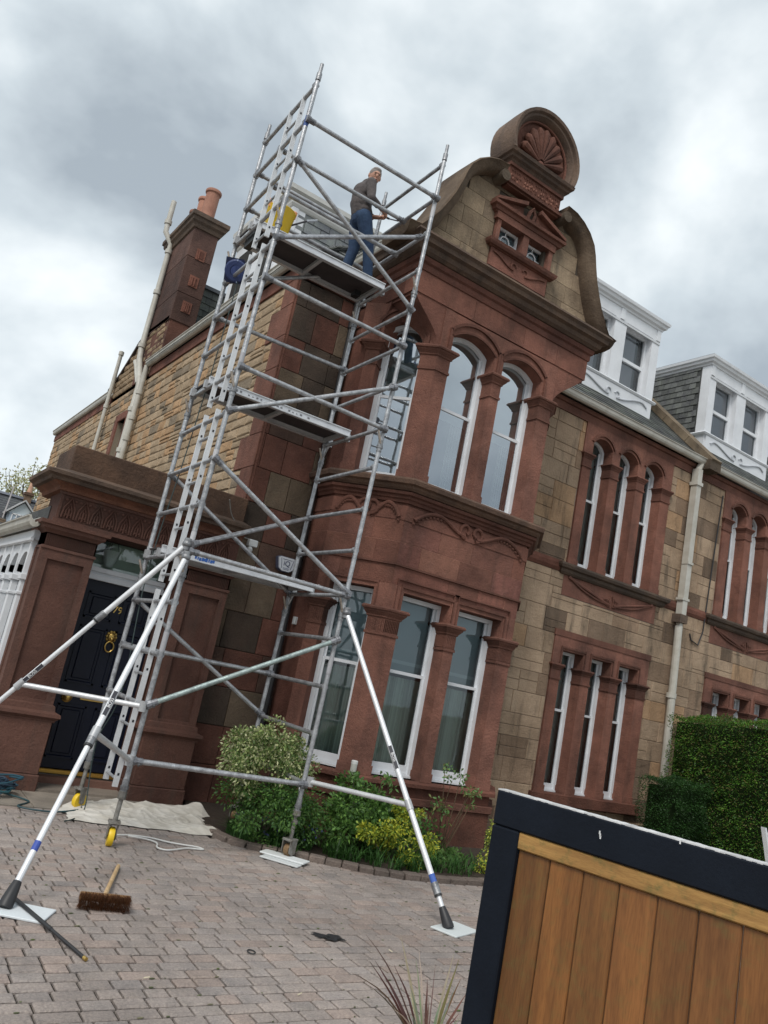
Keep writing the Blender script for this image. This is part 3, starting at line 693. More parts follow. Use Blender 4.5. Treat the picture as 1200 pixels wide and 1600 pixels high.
for i in range(9):
    t = i/8; k = .5-.5*math.cos(t*math.pi); z = 5.64+.54*t; q = P1+CD*.80+CNn*.0
    e1 = q.lerp(Vector((XL+.013, 7.85)), k); e2 = Vector((Pm.x+.10, 8.3)).lerp(Vector((XL+.013, 8.5)), k)
    rings.append([(e1.x, e1.y, z), (e2.x, e2.y, z), (4.75, 8.5, z), (4.8, 8.0, z)])
b.loft(rings, tint=(.75, .72, .72)); b.build('corbel', RED, house, smooth=True)
# main cornice under the gable
b = MB(); cpath = [(XL, 9.4), (XL, 7.385), (XR, 7.385), (XR, 9.0)]
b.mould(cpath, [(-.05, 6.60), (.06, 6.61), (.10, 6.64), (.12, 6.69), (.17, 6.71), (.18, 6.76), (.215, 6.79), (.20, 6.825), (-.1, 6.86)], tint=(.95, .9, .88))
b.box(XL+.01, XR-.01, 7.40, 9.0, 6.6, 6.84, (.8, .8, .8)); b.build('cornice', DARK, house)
# shaped gable
GC = 5.90
gr = [(1.62, 6.83), (1.50, 6.98), (1.39, 7.14), (1.30, 7.32), (1.22, 7.50), (1.16, 7.69), (1.12, 7.84), (1.07, 7.97), (.97, 8.09), (.84, 8.18), (.70, 8.235), (.55, 8.25)]
outl = [(GC+a, z) for a, z in gr]+[(GC-a, z) for a, z in gr[::-1]]
b = MB(); inner = [(GC+a-.06, z-.02) for a, z in gr]+[(GC-a+.06, z-.02) for a, z in gr[::-1]]
wx0, wx1, wz0, wz1 = 5.47, 6.42, 7.33, 7.72
def tg(a, z): k = rr(.85, 1.35); return (k, k*.97, k*.9) if random.random() > .25 else (.62*k, .60*k, .58*k)
b.m = 0
for p, q in zip(gr, gr[1:]):    # coursed slices so the window can be a real hole
    for sg in (-1, 1):
        x_in = .43 if (p[1] < wz1 and q[1] > wz0) else 0
        b.prism([(GC+sg*x_in, p[1]-.02), (GC+sg*(p[0]-.06), p[1]-.02), (GC+sg*(q[0]-.06), q[1]-.02), (GC+sg*x_in, q[1]-.02)], 7.45, 7.85, (.8, .8, .8))
b.box(5.45, 6.45, 7.60, 7.85, 7.2, 7.75, (.5, .5, .5))
b.m = 1
bb = MB(); 
def wid(z):
    for (a0, z0), (a1, z1) in zip(gr, gr[1:]):
        if z0 <= z <= z1: return a0+(a1-a0)*(z-z0)/(z1-z0)
    return .5
z = 6.85
while z < 8.2:
    h = .245; xs = [-1.6]; z1 = min(z+h, 8.24)
    while xs[-1] < 1.6: xs.append(xs[-1]+rr(.35, .7))
    for a, c in zip(xs, xs[1:]):
        wa = wid(z+.01)-.07; wb = wid(z1-.01)-.07
        p = [(max(a, -wa), z), (min(c, wa), z), (min(c, wb), z1), (max(a, -wb), z1)]
        if p[1][0]-p[0][0] < .04 or p[2][0]-p[3][0] < .02: continue
        p = [(GC+x_+(.003 if i in (0, 3) else -.003), z_+(.003 if i < 2 else -.003)) for i, (x_, z_) in enumerate(p)]
        if p[0][0] < wx1+.05 and p[1][0] > wx0-.05 and z1 > 7.03 and z < 7.9:
            for lo, hi in ((p[0][0], wx0-.05), (wx1+.05, p[1][0])):
                if hi-lo > .03: b.prism([(lo, z+.003), (hi, z+.003), (min(hi, p[2][0]) if lo < wx0 else hi if hi < p[2][0] else p[2][0], z1-.003), (lo, z1-.003)], 7.435, 7.46, tg(0, 0))
        else: b.prism(p, 7.435, 7.46, tg(0, 0))
    z += h
b.build('gable_wall', [MORTD, COPE], house)
for sg in (-1, 1):   # coping: moulded strip following the outline, real depth
    b = MB(); rings = []
    pts = [(GC+sg*a, z) for a, z in gr]
    pts = [(GC+sg*1.80, 6.80)]+pts
    for i, (x_, z_) in enumerate(pts):
        a, c = Vector(pts[max(i-1, 0)]), Vector(pts[min(i+1, len(pts)-1)]); d = (c-a).normalized(); n = Vector((d.y, -d.x))*sg*1
        if n.x*sg < 0: n = -n
        pr = [(-.08, 7.40), (-.06, 7.31), (-.02, 7.27), (.03, 7.25), (.05, 7.22), (.07, 7.24), (.075, 7.5), (.075, 7.82), (-.08, 7.82)]
        rings.append([(x_+n.x*o_, yy, z_+n.y*o_) for o_, yy in pr])
    b.loft(rings, tint=(.62, .58, .56))
    b.lathe((GC+sg*.57, 7.24, 8.16), [(.0, 0), (.075, 0), (.075, .5), (0, .5)], 16, (0, 1, 0), tint=(.55, .55, .55))
    b.build('gable_coping', COPE, house, smooth=True)
# crown block with shell pediment
b = MB(); b.box(GC-.47, GC+.47, 7.33, 7.68, 8.12, 8.47, (.85, .82, .8)); b.box(GC-.50, GC+.50, 7.29, 7.70, 8.14, 8.18, (.6, .6, .6)); b.box(GC-.49, GC+.49, 7.30, 7.70, 8.40, 8.45, (.8, .8, .8))
for i in range(22):
    for k in range(2):
        if rr(0, 1) < .8: b.ell((GC-.44+.042*i+rr(-.008, .008), 7.325, 8.235+.055*k+rr(-.012, .012)), (.014, .012, .02), 6, 4, (1.5, 1.6, 1.6) if rr(0, 1) < .5 else (.7, .7, .7))
for i in range(20):
    if i not in (4, 9, 15): b.ell((GC-.42+.044*i, 7.322, 8.355), (.012, .01, .018), 6, 4, (.7, .7, .7))
b.build('gable_frieze', RED, house)
b = MB(); b.mould([(GC-.46, 7.68), (GC-.46, 7.32), (GC+.46, 7.32), (GC+.46, 7.68)], [(-.1, 8.43), (.02, 8.44), (.04, 8.47), (.07, 8.49), (.08, 8.52), (.11, 8.54), (.12, 8.585), (-.1, 8.60)], tint=(.85, .78, .75)); b.box(GC-.44, GC+.44, 7.33, 7.68, 8.43, 8.595); b.build('crown_cornice', DARK, house)
b = MB(); n = 26; ro, ri = .605, .49; zb = 8.80; ky = 1.0; A0 = R(-22)
arc = [(math.cos(A0+(math.pi-2*A0)*i/n), math.sin(A0+(math.pi-2*A0)*i/n)) for i in range(n+1)]
rings = []
for c_, s_ in arc:
    pr = [(ri-.02, 7.34), (ri, 7.27), (ri+.02, 7.24), (ri+.05, 7.24), (ri+.065, 7.20), (ro-.01, 7.19), (ro, 7.22), (ro+.005, 7.4), (ro, 7.66), (ri, 7.66)]
    rings.append([(GC+c_*r_, yy, zb+s_*r_*ky) for r_, yy in pr])
b.loft(rings, tint=(1.25, 1.22, 1.22)); b.build('crown_pediment', DARK, house, smooth=True)
b = MB(); ap = [(GC+c_*(ri+.01), zb+s_*(ri+.01)*ky) for c_, s_ in arc]; b.prism(ap, 7.36, 7.70, (.8, .8, .8)); b.box(GC-.46, GC+.46, 7.30, 7.7, 8.585, 8.66, (.8, .75, .72))
for i in range(9):
    a = math.pi*(i+.5)/9; p = Vector((GC, 7.30, zb-.12)); q = Vector((GC+math.cos(a)*ri*.78, 7.30, zb-.10+math.sin(a)*ri*.98))
    pts = [p.lerp(q, t) for t in (0.12, .4, .7, .9, 1.0)]; b.path(pts, [.010, .030, .054, .058, .026], 8, (.70, .70, .70))
b.ell((GC, 7.31, zb-.13), (.06, .03, .05), tint=(.9, .88, .88)); b.path([(GC+c_*ri*.95, 7.33, zb+s_*ri*.95) for c_, s_ in arc], .018, 6, (.9, .9, .9))
b.build('shell_carving', RED, house, smooth=True)
# gable window aedicule
b = MB(); y0 = 7.385
for x0, x1 in ((5.44, 5.50), (5.90, 6.0), (6.37, 6.44)): b.box(x0, x1, y0, 7.62, 7.32, 7.66)
b.box(5.40, 6.46, y0-.02, 7.62, 7.645, 7.74, (.9, .9, .9)); b.mould([(5.38, 7.5), (5.38, 7.385), (6.50, 7.385), (6.50, 7.5)], [(0, 7.74), (.03, 7.75), (.045, 7.79), (.075, 7.80), (.08, 7.84), (0, 7.85)], tint=(.75, .75, .75))
b.box(5.38, 6.50, 7.385, 7.5, 7.73, 7.845)
for sg in (-1, 1):
    xo, xi = GC+.04+sg*.62, GC+.04+sg*.12
    b.prism([(xo, 7.85), (xo, 7.89), (xi, 8.06), (xi, 8.005)][::sg], 7.30, 7.5, (.8, .8, .8))
    b.prism([(xo, 7.85), (xi, 7.85), (xi, 8.02)][::sg], 7.38, 7.5, (.9, .88, .88))
b.path([(GC-.02, 7.36, 7.86), (GC+.0, 7.345, 7.95), (GC+.04, 7.34, 8.02), (GC+.09, 7.345, 7.95), (GC+.08, 7.36, 7.86)], .03, 6, (.8, .8, .8))
b.mould([(5.39, 7.5), (5.39, 7.385), (6.48, 7.385), (6.48, 7.5)], [(0, 7.255), (.03, 7.26), (.05, 7.29), (.06, 7.325), (0, 7.335)], tint=(.7, .7, .7)); b.box(5.39, 6.48, 7.385, 7.6, 7.25, 7.33)
b.box(5.43, 6.44, 7.41, 7.5, 7.0, 7.26, (.95, .93, .93))
for sg in (-1, 1):
    cx = 5.935; pts = [(cx+sg*(.10+.36*t), 7.40, 7.10+.10*(.5-.5*math.cos(t*3.14*1.0))) for t in [i/12 for i in range(13)]]
    b.path(pts, .014, 6, (.8, .8, .8)); b.path([(cx+sg*(.10+.045*math.cos(a)), 7.40, 7.145+.045*math.sin(a)) for a in [i*.5-1.5 for i in range(10)]], .012, 6, (.8, .8, .8))
b.build('gable_window_surround', RED, house)
for x0, x1 in ((5.50, 5.90), (6.0, 6.37)):
    b = MB(); cx, cz, w_, h_ = (x0+x1)/2, 7.48, x1-x0, .30; y0, y1 = 7.50, 7.53
    for a, c, d, e_ in ((x0, x0+.03, 7.33, 7.645), (x1-.03, x1, 7.33, 7.645), (x0+.03, x1-.03, 7.33, 7.36), (x0+.03, x1-.03, 7.615, 7.645)): b.box(a, c, y0, y1, d, e_)
    b.path([(cx+.075*math.cos(a), 7.515, cz+.075*math.sin(a)) for a in [i*math.pi/10 for i in range(21)]], .010, 6)
    for a, c in ((0, 1), (1, 0), (0, -1), (-1, 0)): b.path([(cx+a*.075, 7.515, cz+c*.075), (cx+a*w_*.45, 7.515, cz+c*h_*.48)], .008, 6)
    wn = b.build('window', WHITE, house); q = MB(); q.add([(x0, 7.525, 7.33), (x1, 7.525, 7.33), (x1, 7.525, 7.645), (x0, 7.525, 7.645)], [(0, 1, 2, 3)]); q.build('pane', GLASS, wn); q = MB(); q.add([(x0, 7.56, 7.33), (x1, 7.56, 7.33), (x1, 7.56, 7.645), (x0, 7.56, 7.645)], [(0, 1, 2, 3)], (.42, .48, .55)); q.build('blind', SHEER, wn)
# ---- roofs
SLP = .93
def slates(mb, O, U, V, W, Hh, gx=.18, gz=.13, mask=None):
    """overlapping slate courses on the plane O + U*x + V*z"""
    U, V = Vector(U).normalized(), Vector(V).normalized(); Nn = U.cross(V).normalized()
    if Nn.z < 0: Nn = -Nn
    z = 0; row = 0
    while z < Hh:
        x = -gx*(.5 if row % 2 else 0)-rr(0, .02)
        while x < W:
            l = gx*rr(.85, 1.15); a, b = max(x, 0)+.003, min(x+l, W)-.003; x += l
            if b-a < .01 or (mask and not mask((a+b)/2, z)): continue
            k = rr(.65, 1.25); lift = .016+rr(-.003, .004)
            q = [O+U*a+V*z+Nn*lift, O+U*b+V*z+Nn*(lift+rr(-.002, .002)), O+U*b+V*(z+gz*1.08)+Nn*.002, O+U*a+V*(z+gz*1.08)+Nn*.002]
            q2 = [p_-Nn*.008 for p_ in q]
            mb.add(q+q2, [(0, 1, 2, 3), (0, 4, 5, 1), (0, 3, 7, 4), (1, 5, 6, 2)], (k, k*rr(.97, 1.06), k*rr(.92, 1.05)))
        z += gz; row += 1
def roofcore(mb, pts, tint=(.3, .3, .3)):
    n = len(pts); mb.add(pts, [tuple(range(n))], tint)
b = MB(); e0 = Vector((3.33, 8.33, 6.44)); rx1 = 11.56
sl = Vector((0, 1, SLP)).normalized(); slx = Vector((1, 0, SLP)).normalized(); RL = 2.75/sl.y
roofcore(b, [(3.33, 8.33, 6.43), (rx1+.06, 8.33, 6.43), (rx1+.06, 11.08, 6.43+2.75*SLP), (6.08, 11.08, 6.43+2.75*SLP)])
roofcore(b, [(3.33, 8.33, 6.43), (6.08, 11.08, 6.43+2.75*SLP), (6.08, 14.4, 6.43+2.75*SLP), (3.33, 14.4, 6.43)])
roofcore(b, [(rx1+.06, 11.08, 6.43+2.75*SLP), (rx1+.06, 14.4, 6.0), (6.08, 14.4, 6.0), (6.08, 11.08, 6.43+2.75*SLP)])
b.box(3.5, 11.6, 8.7, 14.4, 6.30, 6.42, (.3, .3, .3))
slates(b, e0, (1, 0, 0), sl, rx1-3.33, RL, mask=lambda x, z: x > z*sl.y*1.0 and (x < 1.0 or x > 4.0 or z > 1.4))
slates(b, Vector((3.33, 14.4, 6.44)), (0, -1, 0), slx, 6.07, RL, mask=lambda x, z: (6.07-x) > z*sl.y)
for i in range(14):
    t0, t1 = i/14*2.75, (i+1.12)/14*2.75; b.tube((3.33+t0, 8.33+t0, 6.47+t0*SLP), (3.33+t1, 8.33+t1, 6.46+t1*SLP), .035, 8, tint=(.7, .7, .7))
roof = b.build('roof', SLATE, house)
# gable roof behind the shaped gable
b = MB()
for sg in (-1, 1):
    ex = GC+sg*1.68; V = Vector((-sg*1.55, 0, 1.25)).normalized()
    roofcore(b, [(ex, 7.86, 6.86), (ex, 9.6, 6.86), (GC, 9.6, 8.16), (GC, 7.86, 8.16)])
    slates(b, Vector((ex, 9.6 if sg < 0 else 7.86, 6.87)), (0, -1 if sg < 0 else 1, 0), V, 1.74, 1.9, gx=.17, gz=.12)
b.build('gable_roof', SLATE, house)
# gutters
def gutter(b, pts, r_=.055):
    for p, q in zip(pts, pts[1:]):
        p, q = Vector(p), Vector(q); d = (q-p).normalized(); n = Vector((d.y, -d.x, 0)); rings = []
        for c in (p, q):
            pr = [(0, .05), (.0, -.02), (.02, -.045), (.06, -.055), (.09, -.04), (.105, -.01), (.11, .035), (.125, .045), (.125, .055), (.10, .055), (.09, .03), (.03, -.02), (.02, .05)]
            rings.append([tuple(c+n*a+Vector((0, 0, z_))) for a, z_ in pr])
        b.loft(rings)
for gp_ in ([(7.40, 8.41, 6.46), (11.62, 8.41, 6.46)], [(3.43, 14.42, 6.46), (3.43, 8.40, 6.46), (4.38, 8.40, 6.46)], [(4.30, 9.5, 6.86), (4.30, 7.95, 6.86)]):
    b = MB(); gutter(b, gp_); b.build('gutter', CREAM, house)
# skew between the houses
b = MB(); V = sl
for i in range(5):
    t0, t1 = i*.74, (i+1)*.74-.01
    p, q = Vector((11.50, 8.28, 6.42))+V*t0, Vector((11.50, 8.28, 6.42))+V*t1; nn_ = Vector((0, -SLP, 1)).normalized()*.13
    b.add([p, p+Vector((.27, 0, 0)), q+Vector((.27, 0, 0)), q, p+nn_, p+nn_+Vector((.27, 0, 0)), q+nn_+Vector((.27, 0, 0)), q+nn_], [(0, 1, 2, 3), (4, 5, 6, 7), (0, 1, 5, 4), (1, 2, 6, 5), (2, 3, 7, 6), (3, 0, 4, 7)], (.9, .9, .85))
b.box(11.48, 11.79, 8.22, 8.5, 6.33, 6.50, (.55, .55, .55)); b.build('skew', COPE, house)
# ---- dormers
def dormer(hs, M_):
    b = MB(M_); yd = 9.1; xa, xb = 8.70, 10.83
    b.box(xa, xb, yd, 11.0, 7.0, 7.45, (.9, .9, .9)); b.box(xa+.03, xb-.03, yd+.24, 11.0, 7.4, 8.95, (.25, .25, .25))
    for x0, x1 in ((xa, 8.91), (9.62, 9.92), (10.63, xb)): b.box(x0, x1, yd+.002, yd+.3, 7.45, 8.66)
    b.box(xa, xb, yd, yd+.3, 8.66, 8.90); b.box(xa+.0, xb, yd-.012, yd, 8.60, 8.64, (.8, .8, .8))
    for xc in (8.76, 9.77, 10.77): b.box(xc-.05, xc+.05, yd-.022, yd, 8.66, 8.86)
    b.mould([(xa, 11.0), (xa, yd), (xb, yd), (xb, 11.0)], [(0, 8.86), (.02, 8.87), (.03, 8.90), (.07, 8.92), (.085, 8.96), (.11, 8.98), (.12, 9.03), (0, 9.04)])
    b.mould([(xa, yd+.3), (xa, yd), (xb, yd), (xb, yd+.3)], [(0, 7.42), (.04, 7.43), (.06, 7.46), (.04, 7.485), (0, 7.49)])
    d = b.build('dormer', WHITE, hs)
    a = MB(M_); a.box(xa+.04, xb-.04, yd-.03, yd, 7.12, 7.42, (.95, .95, .95)); cx = (xa+xb)/2
    for sg in (-1, 1):
        a.path([(cx+sg*(.10+.80*t), yd-.04, 7.20+.15*(.5-.5*math.cos(t*math.pi*1.15))-(.06 if t > .85 else 0)*(t-.85)*6) for t in [i/16 for i in range(17)]], .016, 6, (.72, .73, .75))
        a.path([(cx+sg*(.11+.06*math.cos(q)), yd-.04, 7.26+.055*math.sin(q)) for q in [i*.5-1.6 for i in range(10)]], .013, 6, (.72, .73, .75))
    a.build('apron', WHITE, d)
    k = MB(M_); k.add([(xa-.02, yd-.10, 7.05), (xb+.02, yd-.10, 7.05), (xb+.02, yd+.0, 7.16), (xa-.02, yd, 7.16)], [(0, 1, 2, 3)], (.7, .7, .75)); k.box(xa-.08, xb+.08, yd-.08, 11.1, 9.04, 9.06, (.8, .8, .8)); k.build('flashing', LEAD, d)
    for sx in (0, 1):
        X_ = xa-.006 if sx == 0 else xb+.006; c = MB(M_); z = 7.0; row = 0; og = -1 if sx == 0 else 1
        while z < 8.84:
            y = yd+.3-(.08 if row % 2 else 0)
            while y < 11.0:
                l = .17*rr(.85, 1.15); h = min(.12, 8.86-z); q = rr(.6, 1.25); y0, y1 = max(y, yd+.18)+.003, min(y+l, 11.0); y += l
                c.add([(X_+og*.018, y0, z), (X_+og*.018, y1-.003, z+rr(-.004, .004)), (X_+og*.004, y1-.003, z+h*1.05), (X_+og*.004, y0, z+h*1.05), (X_, y0, z), (X_, y1-.003, z), (X_, y1-.003, z+h), (X_, y0, z+h)], [(0, 1, 2, 3), (0, 1, 5, 4), (1, 2, 6, 5), (0, 3, 7, 4)], (q, q*1.0, q))
            z += .12; row += 1
        c.box(X_-.001, X_+.001, yd+.2, 11.0, 7.0, 8.86, (.4, .4, .4)); c.build('cheek', SLATE, d)
    for x0, x1 in ((8.91, 9.62), (9.92, 10.63)):
        T = M_ @ TF((x0, yd+.12, 0), (1, 0, 0), (0, 1, 0)); f = MB(T); w_ = x1-x0
        for q in ((0, .05, 0, .06, 7.47, 8.66), (w_-.05, w_, 0, .06, 7.47, 8.66), (.05, w_-.05, 0, .06, 7.47, 7.56), (.05, w_-.05, 0, .06, 8.60, 8.66), (.05, w_-.05, .0, .06, 8.02, 8.08)): f.box(*q)
        f.m = 1; f.add([(.05, .04, 7.5), (w_-.05, .04, 7.5), (w_-.05, .04, 8.62), (.05, .04, 8.62)], [(0, 1, 2, 3)])
        f.m = 2; f.add([(.05, .075, 7.5), (w_*.72, .075, 7.5), (w_*.72, .075, 8.62), (.05, .075, 8.62)], [(0, 1, 2, 3)], (.80, .68, .74))
        f.m = 3; f.add([(.0, .095, 7.45), (w_, .095, 7.45), (w_, .095, 8.66), (0, .095, 8.66)], [(0, 1, 2, 3)])
        f.build('window', [WHITE, GLASS, SHEER, ROOM], d)
dormer(house, I4)
# dormer on the side slope, with a slated cheek towards the camera
b = MB(); xs, ys = 4.10, 11.10
b.box(xs, xs+.25, ys, 13.3, 6.95, 8.92); b.box(xs, xs+.12, ys-.012, ys, 7.1, 8.9)
b.mould([(xs, 13.3), (xs, ys), (6.2, ys)], [(0, 8.72), (.02, 8.74), (.04, 8.78), (.04, 8.84), (.08, 8.87), (.10, 8.92), (.14, 8.95), (.15, 9.02), (0, 9.03)], tint=(.85, .82, .75))
d = b.build('dormer', WHITE, house)
b = MB(); b.box(xs+.1, 6.2, ys+.02, 13.2, 6.95, 8.9, (.3, .3, .3)); z = 7.0; row = 0
while z < 8.72:
    x = xs+.13-(.15 if row % 2 else 0)
    while x < 6.1:
        l = .30; k = rr(.95, 1.35); a_, c_ = max(x, xs+.13)+.005, x+l-.005; h = min(.20, 8.74-z)
        b.add([(a_, ys-.004, z+.004), (c_, ys-.004, z+.004), (c_, ys+.008, z+h), (a_, ys+.008, z+h), (a_, ys+.012, z), (c_, ys+.012, z), (c_, ys+.02, z+h), (a_, ys+.02, z+h)], [(0, 1, 2, 3), (0, 1, 5, 4), (1, 2, 6, 5), (0, 3, 7, 4)], (k*1.35, k*1.4, k*1.5)); x += l
    z += .20; row += 1
b.build('cheek', SLATE, d)
for y0, y1 in ((11.3, 12.1), (12.35, 13.1)):
    f = MB(); f.box(xs-.012, xs, y0, y1, 7.4, 8.6, (.95, .95, .95)); f.m = 1; f.add([(xs-.016, y0+.06, 7.48), (xs-.016, y1-.06, 7.48), (xs-.016, y1-.06, 8.52), (xs-.016, y0+.06, 8.52)], [(0, 1, 2, 3)], (.6, .6, .6)); f.build('window', [WHITE, ROOM], d)
# ---- left side wall (rock faced) and front return
TT = TF((3.46, 22.5, 0), (0, -1, 0), (1, 0, 0))    # local x runs from the back (y 22.5) to the front (8.5)
b = MB(TT); b.t = (2.2, 2.2, 2.1)
for r_ in [q for q in rsub((0, 14.0, 0, 6.30), (6.65, 7.25, 4.2, 5.6))]: b.box(r_[0], r_[1], 0, .35, r_[2], r_[3])
b.box(4.4, 8.2, .0, .35, 6.30, 6.42); b.m = 1
quo = []; z = 0; i = 0
while z < 6.3: quo.append((14.0-(.58 if i % 2 else .34), 14.0, z, z+.42)); z += .42; i += 1
blocks(b, 14.0, 6.22, lambda: rr(.115, .175), (.2, .5), quo+[(6.45, 7.45, 4.0, 5.75)], trock, d=.013, gap=.0035, rock=.006, z0=2.2, jig=.12)
b.m = 2
for q in quo:
    k = rr(.8, 1.05); q0, q1, q2, q3 = q; b.bbox(q0+.003, q1-.0, -.022, .0, q2+.003, min(q3, 6.24)-.003, .004, (k, k, k))
for q in ((6.45, 6.65, 4.0, 5.75), (7.25, 7.45, 4.0, 5.75), (6.65, 7.25, 5.6, 5.75), (6.65, 7.25, 4.0, 4.2)): b.box(q[0]+.002, q[1]-.002, -.03, .12, q[2], q[3], (.85, .8, .8))
b.box(8.12, 14.0, -.03, 0, 6.23, 6.40, (.85, .8, .8)); b.box(-.0, 5.55, -.03, 0, 6.18, 6.34, (.85, .8, .8))
b.build('side_wall', [MORTD, ROCK, RED], house)
f = MB(TF((3.46+.12, 15.85, 0), (0, -1, 0), (1, 0, 0))); 
for q in ((0, .06, 0, .05, 4.2, 5.6), (.54, .6, 0, .05, 4.2, 5.6), (.06, .54, 0, .05, 5.54, 5.6), (.06, .54, 0, .05, 4.85, 4.91)): f.box(*q)
f.m = 1; f.add([(0, .03, 4.2), (.6, .03, 4.2), (.6, .03, 5.6), (0, .03, 5.6)], [(0, 1, 2, 3)]); f.build('window', [WHITE, SHEER], house)
# chimney gable rising behind the gutter: wall shoulder sweeping down to the back
b = MB(TT); b.t = (.62, .58, .55); sh_ = [(4.45, 6.2), (8.2, 6.2), (8.45, 6.6), (8.45, 7.3), (7.0, 7.35), (6.6, 7.25), (6.15, 7.0), (5.7, 6.78), (5.0, 6.55)]
b.prism(sh_, .0, .40); b.m = 1
def shw(z): return 4.45+(z-6.2)*2.2 if z < 6.8 else 5.77+(z-6.8)*2.2
z = 6.3
while z < 7.3:
    h = .13; x = shw(z+h*.5)
    while x < 8.42:
        l = rr(.16, .4); a, c = x+.004, min(x+l, 8.44)-.004; x += l; k = rr(.7, 1.05); dd = rr(.01, .03)
        if c-a > .02: b.add([(a, 0, z+.004), (c, 0, z+.004), (c, 0, z+h-.004), (a, 0, z+h-.004), ((a+c)/2, -dd*1.6, z+h*.5)]+[(a+.015, -dd, z+.02), (c-.015, -dd, z+.02), (c-.015, -dd, z+h-.02), (a+.015, -dd, z+h-.02)], [(0, 1, 6, 5), (1, 2, 7, 6), (2, 3, 8, 7), (3, 0, 5, 8), (5, 6, 4), (6, 7, 4), (7, 8, 4), (8, 5, 4)], (k*.85, k*.82, k*.78))
    z += h
b.T = None; b.m = 2; pc = [(22.5-a, c+.0) for a, c in sh_[3:]]
for p, q in zip(pc, pc[1:]): b.prism([p, q, (q[0], q[1]+.08), (p[0], p[1]+.08)], 3.42, 3.9, (.5, .5, .5), 'x')
b.build('chimney_shoulder', [MORTD, ROCK, DARK], house)
cb = MB(); cx0, cx1, cy0, cy1 = 3.42, 3.90, 14.0, 15.55
cb.t = (.7, .7, .7); cb.box(cx0+.02, cx1-.02, cy0+.02, cy1-.02, 6.3, 9.2, (.6, .6, .6))
for (z0, z1, t) in ((7.30, 7.86, .36), (7.865, 8.60, .40), (8.605, 9.22, .55)): cb.bbox(cx0, cx1, cy0, cy1, z0, z1, .008, (t, t*1.25, t*1.4))
cb.box(cx0+.07, cx1-.05, cy0+.08, cy1, 7.12, 7.30, (.4, .38, .36)); cb.box(cx0+.1, cx1, cy0+.14, cy1, 6.3, 7.12, (.6, .55, .5))
for zc, n in ((8.70, 1), (8.15, 2), (7.62, 3)):
    xm = (cx0+cx1)/2; cb.box(xm-.09, xm+.09, cy0-.014, cy0, zc-.11, zc+.11, (.95, .9, .88)); cb.box(xm-.055, xm+.055, cy0-.022, cy0-.013, zc-.07, zc+.07, (.55, .5, .5))
    for i in range(n): cb.box(xm-.05+.1*i/max(n, 1), xm-.03+.1*i/max(n, 1), cy0-.032, cy0-.02, zc-.09, zc+.09, (1, .95, .93))
ch = cb.build('chimney', RED, house)
k = MB(); k.mould([(cx1, cy1), (cx0, cy1), (cx0, cy0), (cx1, cy0), (cx1, cy1)][::1], [(0, 9.18), (.03, 9.19), (.05, 9.26), (.09, 9.30), (.10, 9.36), (.13, 9.38), (.13, 9.46), (0, 9.50)], tint=(.95, .95, .95)); k.box(cx0, cx1, cy0, cy1, 9.2, 9.50, (.8, .8, .8)); k.build('chimney_cap', DARK, ch)
for i, (y, h, r_, t) in enumerate(((14.28, .72, .135, 1), (14.72, .74, .125, 1.25), (15.2, .66, .115, .75))):
    k = MB(); k.lathe((3.66, y, 9.48), [(r_*1.15, 0), (r_*1.05, .05), (r_*.95, .1), (r_*.98, h-.08), (r_*1.15, h-.06), (r_*1.18, h-.02), (r_*1.1, h), (r_*.85, h), (r_*.8, h-.3)], 18, tint=(t, t, t)); k.build('chimney_pot', CLAY, ch, smooth=True)
# back range roof seen past the chimney
b = MB(); b.box(4.0, 8, 14.45, 16.9, 6.3, 8.35, (.3, .3, .3))
z = 6.5; row = 0
while z < 8.3:
    x = 3.98-(.1 if row % 2 else 0)
    while x < 6:
        l = .22; k_ = rr(.7, 1.25); b.add([(x+.004, 14.43, z), (x+l-.004, 14.43, z), (x+l-.004, 14.445, z+.14), (x+.004, 14.445, z+.14), (x+.004, 14.45, z), (x+l-.004, 14.45, z)], [(0, 1, 2, 3), (0, 1, 5, 4)], (k_, k_*1.06, k_*.98)); x += l
    z += .14; row += 1
b.m = 1; b.box(3.95, 8, 14.40, 17, 8.33, 8.40, (.8, .8, .8)); b.build('back_roof', [SLATE, LEAD], house)
b = MB(); gutter(b, [(3.46, 22.5, 6.40), (3.46, 17.0, 6.40)]); b.box(3.5, 5, 16.95, 22.5, 6.2, 6.42, (.7, .7, .7)); b.build('back_gutter', CREAM, house)
# downpipes on the side wall
def pipe(b, pts, r_, cl=()):
    b.path(pts, r_, 12)
    for c in cl: b.tube((c[0], c[1], c[2]-.04), (c[0], c[1], c[2]+.04), r_*1.35, 12)
b = MB(); px = 3.36
pipe(b, [(px, 14.42, 6.42), (px, 14.42, 6.25), (px, 14.42, 4.3), (px, 14.42, 2.5)], .048, [(px, 14.42, 5.9), (px, 14.42, 5.0), (px, 14.42, 5.4)]); b.build('downpipe', CREAM, house, smooth=True)
b = MB(); pipe(b, [(px, 14.62, 2.5), (px, 14.62, 6.10), (px, 14.80, 6.35), (px, 15.15, 6.75), (px, 15.25, 7.0), (px, 15.25, 9.15), (px, 15.25, 9.28), (px-.15, 15.3, 9.50), (px-.15, 15.32, 9.65), (px-.15, 15.32, 10.2)], .054, [(px, 14.62, 5.6), (px, 15.25, 7.05), (px, 15.25, 8.2), (px, 15.25, 9.1), (px-.15, 15.32, 9.72), (px, 14.62, 4.8)])
b.path([(px, 15.4, 6.75), (px, 15.2, 6.6), (px, 14.75, 6.15)], .05, 10); b.build('soil_vent_pipe', CREAM, house, smooth=True)
b = MB(); pipe(b, [(px, 16.9, 2.5), (px, 16.9, 7.35)], .04, [(px, 16.9, 6.1), (px, 16.9, 7.3)]); b.build('thin_vent_pipe', CREAM, house, smooth=True)
